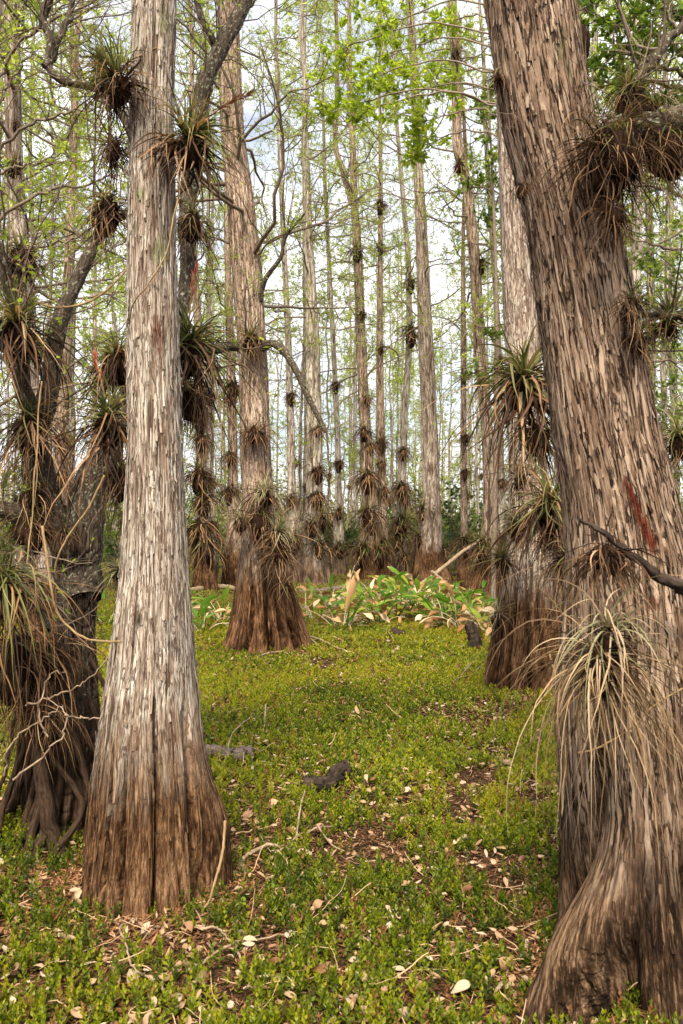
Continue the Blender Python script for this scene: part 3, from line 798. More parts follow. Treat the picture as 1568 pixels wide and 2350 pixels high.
leafy(tE, [pathsE[i] for i in (1, 2, 4, 5, 6, 7)], 21, npp=22, l1=(0.25, 0.85), n2=5, nleaf=4, ls=0.036, leafm='young_leaf', keep=0.5)
leafy(tE, [pathsE[i] for i in (0, 3, 9)], 22, npp=8, l1=(0.15, 0.5), n2=4, nleaf=2, ls=0.045, leafm='young_leaf', keep=0.25, names=('lower_crown', 'sparse_leaves'))
# ------------------------------------------------------------------ the trees of the middle distance, each from its own outline
def widen(pairs, wid):
    """(v, u centre), (v, width) -> (v, left, right)"""
    vs = sorted(set([p[0] for p in pairs] + [w[0] for w in wid]))
    u = np.interp(vs, [p[0] for p in pairs], [p[1] for p in pairs]); w = np.interp(vs, [p[0] for p in wid], [p[1] for p in wid])
    return [(v, a - b / 2, a + b / 2) for v, a, b in zip(vs, u, w)]

MIDS = [
    # key, label, D, centre line, widths, material, top, crown options
    ('straight', 'straight tan cypress with smooth bark and clean trunk right of centre', 20.0, [(-60, 935), (0, 940), (150, 950), (350, 958), (500, 966), (780, 977), (1000, 988), (1150, 990), (1250, 985), (1340, 992)],
     [(-60, 16), (0, 18), (350, 20), (500, 26), (780, 34), (1000, 35), (1130, 40), (1230, 54), (1300, 88), (1340, 118)], 'bark_light', 18.0, dict(zb=6.0, n1=34, L1=(1.2, 3.2)), 3),
    ('crooked', 'crooked cypress with tufted bends leaning between the straight one and the whitish one', 16.0, [(-60, 1036), (0, 1038), (110, 1044), (150, 1048), (300, 1048), (350, 1052), (420, 1072), (500, 1080), (600, 1090), (780, 1099), (1000, 1119), (1150, 1126), (1320, 1122)],
     [(-60, 18), (0, 20), (300, 22), (500, 25), (780, 26), (1000, 26), (1200, 36), (1280, 54), (1345, 86)], 'bark_mid', 14.0, dict(zb=6.2, n1=36, L1=(1.0, 2.6)), 3),
    ('forked', 'forked grey cypress at the centre hung with many brown air plant clumps', 21.0, [(440, 812), (600, 822), (780, 828), (900, 834), (1000, 840), (1150, 848), (1340, 850)],
     [(440, 16), (600, 21), (780, 23), (1000, 26), (1150, 30), (1230, 42), (1290, 66), (1345, 92)], 'bark_mid', 17.0, dict(zb=5.0, n1=46, L1=(1.0, 2.8)), 3),
    ('slim', 'slim cypress close on the right side of the forked cypress', 22.0, [(250, 872), (400, 874), (780, 872), (1000, 874), (1340, 882)],
     [(250, 7), (780, 14), (1000, 18), (1200, 20), (1290, 30), (1345, 54)], 'bark_mid', 17.0, dict(zb=6.0, n1=34, L1=(0.8, 2.2)), 3),
    ('darkhung', 'slender cypress hung with dark clumps left of the straight tan cypress', 24.0, [(250, 908), (450, 925), (600, 938), (780, 940), (930, 930), (1100, 922), (1330, 918)],
     [(250, 8), (780, 14), (1100, 18), (1250, 28), (1335, 56)], 'bark_far', 17.0, dict(zb=6.5, n1=34, L1=(0.8, 2.2)), 2),
    ('stub', 'thin cypress with a dark bulging foot right of the straight tan cypress', 18.0, [(600, 1062), (780, 1064), (1100, 1064), (1340, 1066)],
     [(600, 9), (780, 12), (1100, 14), (1240, 17), (1300, 30), (1350, 40)], 'bark_mid', 13.0, dict(zb=6.0, n1=26, L1=(0.8, 2.0)), 2),
    ('mossy', 'stout grey cypress just right of the middle cypress in the background', 19.5, [(300, 700), (560, 708), (784, 718), (1000, 722), (1200, 722), (1330, 724)],
     [(300, 14), (560, 22), (784, 32), (1000, 36), (1200, 40), (1280, 54), (1340, 84)], 'bark_far', 17.0, dict(zb=5.0, n1=46, L1=(1.0, 2.6)), 3),
    ('behind', 'cypress trunk hidden close behind the left side of the middle cypress', 18.5, [(500, 520), (800, 528), (1000, 534), (1200, 536), (1330, 537)],
     [(500, 12), (800, 18), (1100, 22), (1220, 34), (1340, 66)], 'bark_mid', 16.0, dict(zb=5.5, n1=36, L1=(0.8, 2.4)), 2),
    ('ferny', 'brown cypress hung with ferny clumps seen right beside the pale foreground trunk', 17.5, [(500, 440), (800, 458), (1000, 460), (1200, 466), (1340, 470)],
     [(500, 12), (800, 20), (1100, 22), (1230, 30), (1345, 62)], 'bark_mid', 15.0, dict(zb=4.5, n1=44, L1=(0.8, 2.4)), 2),
    ('needle', 'thin pale cypress between the ferny trunk and the middle cypress', 21.0, [(500, 478), (784, 480), (1000, 482), (1330, 488)],
     [(500, 7), (784, 11), (1200, 14), (1335, 34)], 'bark_far', 16.0, dict(zb=6.0, n1=30, L1=(0.8, 2.0)), 2),
    ('leftpale', 'pale cypress at the far left edge with brown clumps up its trunk', 8.5, [(-300, 12), (0, 26), (200, 30), (400, 33), (600, 48), (760, 56), (900, 66), (1100, 84), (1300, 90), (1450, 90), (1570, 90)],
     [(-300, 26), (0, 32), (400, 36), (700, 44), (1000, 52), (1300, 70), (1570, 110)], 'bark_light', 10.0, dict(zb=3.4, n1=50, L1=(0.8, 2.2)), 3),
    ('leftback', 'grey cypress trunk in the gap left of the pale foreground trunk', 13.0, [(100, 175), (400, 168), (784, 150), (1000, 140), (1200, 138), (1420, 135)],
     [(100, 14), (500, 20), (784, 26), (1100, 32), (1300, 44), (1420, 80)], 'bark_mid', 13.0, dict(zb=3.6, n1=60, L1=(0.8, 2.6)), 3),
    ('rightthin', 'thin bare cypress just left of the whitish cypress', 18.0, [(250, 1112), (400, 1120), (600, 1134), (784, 1144), (1100, 1150), (1330, 1152)],
     [(250, 9), (600, 12), (1100, 15), (1335, 36)], 'bark_far', 14.0, dict(zb=6.5, n1=30, L1=(0.8, 2.2)), 2),
    ('twin', 'thin mossy cypress between the stout grey one and the forked one', 23.0, [(400, 745), (784, 765), (1000, 775), (1330, 780)],
     [(400, 7), (784, 11), (1100, 14), (1325, 34)], 'bark_far', 17.0, dict(zb=6.0, n1=34, L1=(0.8, 2.2)), 2),
    ('wide', 'grey cypress seen close on the right of the middle cypress trunk', 20.0, [(300, 640), (784, 662), (1000, 668), (1330, 672)],
     [(300, 9), (784, 15), (1100, 18), (1335, 50)], 'bark_far', 17.0, dict(zb=5.0, n1=40, L1=(0.8, 2.4)), 2),
]
MIDAX = {}
for k, (key, lab, D, cl, wd, mat, zt, co, dens) in enumerate(MIDS):
    prof = widen(cl, wd)
    t = start_tree('cypress_tree', lab, prof, D)
    near = D < 14
    o, ax, rr = trunk(t, M[mat], prof, D, 140 if near else 72, 260 if near else 150, amp=0.008, kx=26 if near else 18, kz=1.4, seed=20 + k, ztop=zt, rtop=0.03, nflute=9, fdepth=0.17, ffade=1.3)
    MIDAX[key] = (t, ax, rr, D, lab)
    co = dict(co); zb = co.pop('zb')
    cypress_crown(t, ax, rr, zb, 200 + k, n2=4 + dens, n3=3, nleaf=12, ls=0.07, r1=0.017, **co)
    if key == 'forked':                                   # the second stem of the fork
        p2 = widen([(-200, 760), (0, 772), (200, 775), (330, 768), (440, 808)], [(-200, 9), (0, 11), (330, 14), (440, 15)])
        P = catmull([pt(808, 470, D), pt(790, 400, D), pt(770, 330, D), pt(774, 200, D), pt(772, 40, D), pt(765, -150, D)], 40)
        b = MB(); tubes(b, P[None], np.linspace(0.085, 0.04, 40)[None], 14); b.build('fork', M[mat], t)

# ------------------------------------------------------------------ thin far trunks: a few prototypes, copied
def far_proto(seed, h, r, bend):
    t = thing('cypress_tree', (0, 0, 0), None, 'tree')
    rng = RNG(seed)
    z = np.linspace(-0.2, h, 90)
    cx = np.cumsum(rng.normal(0, bend, 90)) * 0.05; cy = np.cumsum(rng.normal(0, bend, 90)) * 0.05
    cx -= np.interp(0, z, cx); cy -= np.interp(0, z, cy)
    rr = r * (1 - 0.75 * np.clip(z / h, 0, 1)) * (1 + 1.5 * np.exp(-np.clip(z, 0, None) / 0.42))
    ph = np.linspace(-math.pi, math.pi, 28, endpoint=False)
    PH, Z = np.meshgrid(ph, z)
    R = rr[:, None] * (1 + 0.16 * (fbm(np.stack([np.sin(PH) * 2.2 + seed, np.cos(PH) * 2.2, Z * 0.8], -1), 2) - 0.5) * 2)
    cw = np.stack([np.sin(PH) * 2.6 + seed, np.cos(PH) * 2.6, Z * 1.2], -1)
    fur = np.clip(((1 - np.abs(2 * vn(cw) - 1)) - 0.7) / 0.3, 0, 1)
    V = np.stack([cx[:, None] + R * np.sin(PH), cy[:, None] - R * np.cos(PH), Z], -1)
    A = np.stack([np.sin(PH) * r + seed, -np.cos(PH) * r, Z], -1)
    idx = np.arange(V.shape[0] * V.shape[1]).reshape(Z.shape)
    q = np.stack([idx[:-1], np.roll(idx[:-1], -1, 1), np.roll(idx[1:], -1, 1), idx[1:]], -1)
    MB().add(V, q, A, fur).build('trunk', M['bark_far'], t)
    ax = np.stack([cx, cy, z], -1)
    cypress_crown(t, ax, rr, h * 0.22, seed + 5, n1=30, L1=(0.6, 2.4), n2=5, n3=3, nleaf=11, ls=0.095, r1=0.013)
    return t

def words_n(i):
    return ['first', 'second', 'third', 'fourth', 'fifth', 'sixth', 'seventh', 'eighth', 'ninth', 'tenth', 'eleventh', 'twelfth', 'thirteenth', 'fourteenth', 'fifteenth', 'sixteenth'][min(i, 15)]

protos = [far_proto(300, 15.0, 0.068, 0.26), far_proto(310, 17.0, 0.10, 0.16), far_proto(320, 12.0, 0.050, 0.36), far_proto(330, 16.0, 0.085, 0.22), far_proto(340, 13.5, 0.060, 0.32)]
rng = RNG(99)
spots = []
taken = [(pt(np.interp(1200, [c[0] for c in m[3]], [c[1] for c in m[3]]), 1200, m[2])[0], m[2]) for m in MIDS] + [(0.4, 30.0)]
tries = 0
while len(spots) < 128 and tries < 8000:
    tries += 1
    y = 24.0 + 36.0 * rng.random() ** 0.9
    if len(spots) > 106:
        y = rng.uniform(13.5, 20)                       # nearer ones only at the sides
    x = rng.uniform(-0.52, 0.52) * y * 1.05
    if len(spots) > 106 and (abs(x / y + 0.02) < 0.24 or abs(x) / y < 0.2):
        continue
    if min([abs(x / y - a / b) * 1828 + abs(y - b) * 1.6 for a, b in taken]) < 8:
        continue
    taken.append((x, y)); spots.append((x, y))
LM = [(-2000, 'the left edge of the view'), (350, 'the pale foreground trunk'), (590, 'the middle cypress'), (722, 'the stout grey cypress'), (840, 'the forked cypress'), (985, 'the straight tan cypress'), (1112, 'the crooked cypress'), (1300, 'the leaning right trunk')]
count = {}
order = sorted(range(len(spots)), key=lambda i: spots[i][0] / spots[i][1])
for n_, i in enumerate(order):
    x, y = spots[i]
    u = 784 + 1828 * x / y
    k = max(j for j, l in enumerate(LM) if u > l[0] or j == 0)
    c = count.get(k, 0); count[k] = c + 1
    pi = int(rng.integers(0, 5))
    used = protos[pi]
    if n_ >= 5:
        o = copy_tree(used, (x, y, float(gz(x, y))), rng.uniform(0, 6.28), rng.uniform(0.85, 1.2))
    else:
        o = protos[n_]; o.location = (x, y, float(gz(x, y)))
    o['group'] = 'thin far cypress trunks in the background wood'
    o['label'] = f'{words_n(c)} thin far trunk to the right of {LM[k][1]}' if c < 15 else f'thin far trunk well to the right of {LM[k][1]}'

# ------------------------------------------------------------------ undergrowth
def shrub_proto(seed, h, w, leafm, ls, nst=9, nl=5, name='shrub', dens=1.0):
    t = thing(name, (0, 0, 0), None, 'shrub')
    rng = RNG(seed)
    a = rng.uniform(0, 6.28, nst)
    d = np.stack([np.cos(a) * w / h, np.sin(a) * w / h, np.ones(nst)], -1) * rng.uniform(0.5, 1.2, (nst, 1)) + np.array([0, 0, 0.5])
    p = grow(np.stack([np.cos(a) * 0.1, np.sin(a) * 0.1, np.full(nst, -0.03)], -1), d, rng.uniform(0.6, 1.1, nst) * h, 8, 0.14, (0, 0, 0.02), rng)
    b = MB(); tubes(b, p, 0.014 * np.linspace(1, 0.35, 8)[None] * np.ones((nst, 1)), 5)
    q, dd, tt = spawn(p, rng, int(9 * dens), 0.2, 1.0, (0.4, 1.2))
    p2 = grow(q, dd, rng.uniform(0.25, 0.6, len(q)) * h * 0.5, 6, 0.2, (0, 0, 0.02), rng)
    tubes(b, p2, 0.005 * np.linspace(1, 0.4, 6)[None] * np.ones((len(q), 1)), 4)
    b.build('stems', M['twig'], t)
    q, dd, tt = spawn(p2, rng, int(16 * dens), 0.1, 1.0, (0.4, 1.3))
    f = MB(); s = rng.uniform(0.6, 1.3, len(q)) * ls
    leaves(f, q, dd, s, s * 0.5, rng, two=False, flat=0.4)
    f.build('foliage', M[leafm], t, smooth=False)
    return t
sp = [shrub_proto(401, 2.6, 1.5, 'dark_leaf', 0.10, 11, 6), shrub_proto(402, 1.7, 1.3, 'broad_leaf', 0.085, 10), shrub_proto(403, 1.2, 1.0, 'dark_leaf', 0.08, 10)]
SH = [(1035, 25, 0, 1.15, 'dark green bush behind the straight tan cypress, the larger one'), (1095, 27, 0, 1.1, 'dark green bush between the thin bulging foot trunk and the crooked cypress'), (1000, 29, 1, 1.5, 'mid green leafy shrub half hidden by the straight tan cypress'),
      (930, 26.5, 0, 0.9, 'dark bush at the foot of the dark hung slender cypress'), (895, 30, 1, 1.3, 'mid green shrub between the slim and dark hung cypresses'), (760, 28, 2, 1.3, 'low dark shrub right of the stout grey cypress'),
      (650, 27, 1, 1.2, 'mid green shrub showing right of the middle cypress'), (500, 26, 2, 1.4, 'low dark shrub left of the middle cypress'), (430, 28, 1, 1.4, 'green shrub beside the pale foreground trunk, behind the ferny cypress'),
      (1150, 24, 0, 1.0, 'dark bush left of the whitish cypress'), (1210, 26, 1, 1.6, 'green bush hidden behind the whitish cypress'), (1600, 15, 1, 1.4, 'green bush at the far right edge behind the leaning trunk'),
      (1480, 18, 0, 1.2, 'dark bush behind the leaning trunk'), (50, 17, 2, 1.4, 'low dark shrub at the far left behind the dark tree'), (180, 19, 1, 1.5, 'green shrub in the gap left of the pale foreground trunk'), (270, 22, 0, 1.0, 'dark bush hidden behind the pale foreground trunk'),
      (-60, 15, 1, 1.5, 'green shrub outside the left edge'), (830, 32, 2, 1.6, 'low dark shrub far behind the forked cypress'), (580, 31, 0, 0.9, 'dark bush hidden behind the middle cypress'), (700, 33, 1, 1.5, 'green shrub far behind the stout grey cypress')]
first = {}
for u, y, k, s, lab in SH:
    x = (u - 784) / 1828 * y
    if k not in first:
        o = sp[k]; first[k] = 1; o.location = (x, y, float(gz(x, y))); o.scale = (s, s, s)
    else:
        o = copy_tree(sp[k], (x, y, float(gz(x, y))), rng.uniform(0, 6.28), s)
    o['label'] = lab; o['group'] = 'shrubs in the undergrowth'

# the cabbage palm low between the trunks
def palm(u, y, h, seed, label):
    x = (u - 784) / 1828 * y
    t = thing('palm', (x, y, 0), label, 'palm')
    r = RNG(seed); b = MB(); st = MB()
    for i in range(11):
        a = r.uniform(0, 6.28); el = r.uniform(0.5, 1.35)
        d = np.array([math.cos(a) * math.cos(el), math.sin(a) * math.cos(el), math.sin(el)])
        p = grow(np.array([[x, y, 0.05]]), d[None], np.array([h * r.uniform(0.6, 1.0)]), 8, 0.03, (0, 0, -0.03), r)
        tubes(st, p, np.full((1, 8), 0.012), 5)
        e = p[0, -1]; ax_ = nrm(p[0, -1] - p[0, -2]); s_ = nrm(np.cross(ax_, [0, 0, 1.0])); 
        an = np.linspace(-1.5, 1.5, 20)
        dd = ax_[None] * np.cos(an)[:, None] + s_[None] * np.sin(an)[:, None]
        ribbons(b, np.repeat(e[None], 20, 0), dd, h * 0.5 * (1 - 0.25 * np.abs(an) / 1.5), 0.035, 6, 0.10, 0.02, r, 'lance')
    st.build('stems', M['twig'], t); b.build('fronds', M['dark_leaf'], t)
palm(787, 24.5, 1.5, 7, 'small fan palm in the undergrowth between two grey trunks')

# ------------------------------------------------------------------ the far wood that closes the view
def far_wood():
    r = RNG(7)
    b = MB()
    n = 130
    y = r.uniform(58, 100, n); x = r.uniform(-0.62, 0.62, n) * y
    h = r.uniform(11, 18, n)
    P = np.stack([np.stack([x + (i / 6) * r.normal(0, 0.25, n), y + 0 * x, -0.2 + i / 6 * h], -1) for i in range(7)], 1)
    tubes(b, P, (r.uniform(0.06, 0.13, n))[:, None] * np.linspace(1.1, 0.3, 7)[None], 6)
    q, dd, t = spawn(P, r, 10, 0.15, 1.0, (0.8, 1.5))
    p2 = grow(q, dd, r.uniform(0.8, 2.6, len(q)), 5, 0.2, (0, 0, 0.05), r)
    tubes(b, p2, np.full((len(q), 1), 0.03) * np.linspace(1, 0.4, 5)[None], 3)
    o = b.build('distant_wood', M['bark_far']); tag(o, 'far-off wood of thin grey trunks closing the view', 'wood', kind='stuff')
    f = MB()
    q, dd, t = spawn(p2, r, 14, 0.1, 1.0, (0.4, 1.4))
    leaves(f, q + r.normal(0, 0.25, q.shape), dd, r.uniform(0.12, 0.30, len(q)), r.uniform(0.05, 0.10, len(q)), r, two=False, flat=0.3)
    # low brush
    n = 170000
    y = r.uniform(36, 95, n); x = r.uniform(-0.62, 0.62, n) * y
    top = 1.6 + 5.5 * fbm(np.stack([x * 0.25, y * 0.25, 0 * x], -1), 2) ** 1.5
    z = r.random(n) ** 1.5 * top
    leaves(f, np.stack([x, y, z], -1), r.normal(0, 1, (n, 3)) + np.array([0, 0, 0.3]), r.uniform(0.12, 0.30, n), r.uniform(0.06, 0.14, n), r, two=False, flat=0.3)
    o = f.build('distant_foliage', M['far_leaf'], smooth=False); tag(o, 'far-off green and brown brush and twigs behind the trunks', 'undergrowth', kind='stuff')
M['far_leaf'] = leafmat('far_foliage', ((0.0, (0.06, 0.075, 0.018)), (0.35, (0.19, 0.23, 0.045)), (0.75, (0.32, 0.33, 0.10)), (1.0, (0.17, 0.11, 0.065))), None, trans=0.3, tcol=1.3)
far_wood()

# ------------------------------------------------------------------ leafy trees at the right and over the clearing
def blob_tree(name, label, foot, path, blobs, seed, leafm, ls, nb=10, r0=0.07, twig='twig', nl=7, asp=0.5, n2=4):
    """a broadleaf tree: a stem from foot along path, then limbs that carry leafy sprays round each blob (u, v, D, radius px)"""
    t = thing(name, (foot[0], foot[1], 0), label, 'tree')
    r = RNG(seed)
    P = catmull([np.array((foot[0], foot[1], -0.1))] + [pt(*p) for p in path], 50)
    b = MB(); tubes(b, P[None], np.linspace(r0, r0 * 0.35, 50)[None], 10, rough=0.1, rng=r)
    b.build('trunk', M[twig], t)
    lb, lp = MB(), []
    for (u, v, D, rad) in blobs:
        e = pt(u, v, D); R = rad * D / 1828
        k = np.argmin(np.linalg.norm(P[12:] - e, axis=1) + 0.6 * np.abs(P[12:, 2] - e[2] + 0.6)) + 12
        mid = (P[k] + e) / 2 + np.array((0, 0, 0.12 * np.linalg.norm(P[k] - e)))
        c = catmull([P[k], mid, e, e + nrm(e - mid) * R * 0.8], 20)
        c[1:] += r.normal(0, 0.012, (19, 3))
        lp.append(c)
        tubes(lb, c[None], np.linspace(r0 * 0.35, 0.006, 20)[None], 6)
        q, dd, tt = spawn(c[None], r, nb, 0.45, 1.0, (0.5, 1.4))
        p1 = grow(q, dd, r.uniform(0.5, 1.1, len(q)) * R, 8, 0.15, (0, 0, 0.0), r)
        tubes(lb, p1, 0.006 * np.linspace(1, 0.4, 8)[None] * np.ones((len(q), 1)), 4)
        lp.append(p1)
    allp = np.concatenate([p for p in lp if p.ndim == 3])
    q, dd, tt = spawn(allp, r, n2, 0.1, 1.0, (0.4, 1.1))
    l2 = r.uniform(0.15, 0.4, len(q)) * np.mean([b_[3] * b_[2] / 1828 for b_ in blobs])
    p2 = grow(q, dd, l2, 5, 0.18, (0, 0, -0.01), r)
    tubes(lb, p2, 0.0024 * np.linspace(1, 0.5, 5)[None] * np.ones((len(q), 1)), 3); lb.build('crown', M[twig], t)
    q, dd, tt = spawn(p2, r, nl, 0.1, 1.0, (0.5, 1.1))
    s = r.uniform(0.6, 1.25, len(q)) * ls
    f = MB(); leaves(f, q, dd, s, s * asp, r, two=True, flat=0.45); f.build('leaves', M[leafm], t, smooth=False)
    return t
blob_tree('broadleaf_tree', 'broadleaf tree behind the leaning trunk with dense mid green leaves at the upper right', (3.6, 6.4), [(1780, 900, 6.4), (1700, 500, 6.3), (1640, 150, 6.2), (1600, -250, 6.2)],
          [(1430, 60, 6.0, 150), (1560, 40, 5.8, 140), (1360, -40, 6.1, 120), (1500, 150, 6.0, 120), (1420, 190, 6.4, 100), (1500, -120, 6.0, 160), (1640, 120, 6.0, 150), (1580, 260, 6.4, 130)], 61, 'broad_leaf', 0.06, nb=15, nl=10)
blob_tree('broadleaf_tree', 'leafy tree right of the leaning trunk with thin sprays of small green leaves', (4.6, 8.5), [(1800, 1100, 8.5), (1720, 800, 8.4), (1690, 400, 8.4), (1660, 100, 8.4)],
          [(1500, 560, 8.0, 110), (1560, 660, 8.2, 120), (1480, 720, 8.0, 90), (1540, 830, 8.2, 110), (1600, 480, 8.2, 130), (1560, 950, 8.2, 110), (1440, 420, 8.4, 110), (1600, 1080, 8.3, 120)], 62, 'broad_leaf', 0.055, nb=11, nl=8)
blob_tree('broadleaf_tree', 'slender broadleaf tree with dark glossy leaves behind the crooked cypress', (2.75, 14.5), [(1138, 1000, 14.5), (1140, 700, 14.4), (1132, 450, 14.3), (1120, 200, 14.3)],
          [(1120, 300, 14.2, 50), (1130, 370, 14.2, 55), (1110, 430, 14.2, 45), (1125, 250, 14.4, 45), (1130, 500, 14.4, 35), (1110, 870, 14.6, 30), (1130, 780, 14.4, 30)], 63, 'broad_leaf', 0.085, nb=8, nl=7, r0=0.05, twig='limb_tan')
blob_tree('broadleaf_tree', 'airy tree behind the whitish cypress reaching bright leaf sprays out over the centre', (2.55, 11.2), [(1205, 1150, 11.2), (1200, 700, 11.3), (1190, 400, 11.4), (1180, 150, 11.6), (1150, -150, 11.8)],
          [(840, 180, 12.4, 85), (900, 120, 12.6, 90), (960, 210, 12.4, 80), (1010, 270, 12.4, 65), (880, 240, 12.2, 70), (820, 100, 12.6, 70), (930, 40, 12.6, 90), (1030, 180, 12.6, 60), (790, 250, 12.6, 55), (870, -30, 12.6, 90), (980, 330, 12.6, 50), (1020, 60, 12.6, 60)], 64, 'young_leaf', 0.10, nb=12, nl=9, r0=0.045, twig='limb_tan')
blob_tree('broadleaf_tree', 'small leafy tree at the left edge behind the dark crooked tree', (-3.6, 7.2), [(-110, 1000, 7.2), (-60, 600, 7.1), (-20, 300, 7.0), (0, 0, 7.0)],
          [(90, 60, 6.8, 110), (30, 180, 6.8, 110), (160, 260, 6.9, 100), (60, 380, 7.0, 110), (200, 420, 7.0, 90), (120, 560, 7.0, 100), (220, 680, 7.0, 90), (60, 800, 7.0, 90), (210, 880, 7.0, 80)], 65, 'young_leaf', 0.05, nb=6, nl=4, n2=3, r0=0.05)
# ------------------------------------------------------------------ air plants: each clump a thing of its own
ING = 'air plants growing on the trunks and limbs'

def air_plant(label, u, v, D, rad, seed, ax=(0, -0.3, 1), ng=40, nd_=40, hang=1.4, green='air_green', spread=1.15, wid=0.055, ball=0.42, droop=0.13, ball_tall=1.0, spike=None, dead_w=1.0, group=ING, gl=(0.7, 1.35), wide_dead=0.5, dead='air_dead'):
    """rad, hang in photo pixels / multiples of rad; ax is the way the rosette faces"""
    c = pt(u, v, D); R = rad * D / 1828.0
    t = thing('air_plant', c, label, 'air plant', group)
    r = RNG(seed)
    ax = nrm(np.array(ax, float))
    # fibrous dark root ball: a lumpy body with wiry roots
    n1, n2 = 22, 16
    th = np.linspace(0, math.pi, n2); ph = np.linspace(0, 2 * math.pi, n1, endpoint=False)
    PH, TH = np.meshgrid(ph, th)
    S = np.stack([np.sin(TH) * np.cos(PH), np.sin(TH) * np.sin(PH), np.cos(TH)], -1)
    rr = R * ball * 0.62 * (0.45 + 1.1 * fbm(S * 2.6 + seed, 3))
    B = S * rr[..., None] * np.array([0.85, 0.75, 1.15 * ball_tall]) - np.array([0, 0, R * ball * 0.55 * ball_tall])
    idx = np.arange(n1 * n2).reshape(n2, n1)
    q = np.stack([idx[:-1], np.roll(idx[:-1], -1, 1), np.roll(idx[1:], -1, 1), idx[1:]], -1)
    mb = MB(); mb.add(B + c, q, B.reshape(-1, 3))
    nf = 90 if D < 6 else 30
    d = r.normal(0, 1, (nf, 3)); d[:, 2] -= 0.3; d = nrm(d)
    p = grow(c + d * R * ball * 0.6 * np.array([0.7, 0.6, 1.0 * ball_tall]) - np.array([0, 0, R * ball * 0.55 * ball_tall]), d, r.uniform(0.2, 0.7, nf) * R, 7, 0.35, (0, 0, -0.16), r)
    tubes(mb, p, np.full((nf, 1), min(0.0016, R * 0.012)) * np.linspace(1.2, 0.5, 7)[None], 3)
    mb.build('root_ball', M['fibre'], t)
    def cone(n, lo, hi, bias=1.0):
        a = lo + (hi - lo) * r.random(n) ** bias
        o = nrm(np.cross(ax, r.normal(0, 1, (n, 3))))
        return ax * np.cos(a)[:, None] + o * np.sin(a)[:, None]
    if ng:
        ng = int(ng * 1.35)
        g = MB()
        dd = cone(ng, 0.08, spread, 0.7)
        b0 = c + dd * R * 0.10 + r.normal(0, 0.03, (ng, 3)) * R
        ribbons(g, b0, dd, r.uniform(gl[0] * 0.75, gl[1] * 1.12, ng) * R, 0.8 * wid * R * r.uniform(0.55, 1.2, ng), 12 if D < 6 else 7, droop * r.uniform(0.4, 2.0, ng), 0.10, r, 'strap', 0.3, curl=0.3)
        g.build('green_leaves', M[green], t)
    if nd_:
        nd_ = int(nd_ * 1.9)
        g = MB()
        dd = cone(nd_, 0.9, 2.2) * np.array([1, 1, 0.6]); dd[:, 2] -= r.uniform(0, 0.5, nd_)
        b0 = c + dd * R * 0.24 * np.array([1.2, 1, 1]) + r.normal(0, 0.12, (nd_, 3)) * R * np.array([wide_dead, wide_dead, 1.0]) - np.array([0, 0, R * 0.08])
        ribbons(g, b0, dd * np.array([wide_dead, wide_dead, 1]), r.uniform(0.3, 1.2, nd_) ** 1.1 * hang * R, 0.85 * wid * R * dead_w * r.uniform(0.4, 1.1, nd_), 12 if D < 6 else 7, 0.30 * r.uniform(0.4, 1.6, nd_), 0.16, r, 'strap', 0.35, curl=1.2)
        g.build('dead_leaves', M[dead], t)
    if spike:
        (su, sv, col) = spike
        e = pt(su, sv, D)
        P = catmull([c, c * 0.55 + e * 0.45 + np.array((0, 0, 0.12)) * R, e], 16)
        s = MB(); tubes(s, P[None], np.linspace(0.0045, 0.003, 16)[None] * (D / 3.5), 6, var=[0.4])
        k = 18
        i = r.integers(8, 16, k); dr = nrm(P[-1] - P[-4])
        o = nrm(np.cross(dr, r.normal(0, 1, (k, 3))))
        ribbons(s, P[i], dr * 0.95 + o * 0.28, r.uniform(0.035, 0.07, k) * D / 3.5, 0.008 * D / 3.5, 5, 0.0, 0.02, r, 'lance', 0.5)
        s.build('flower_spike', M[col], t)
    return t

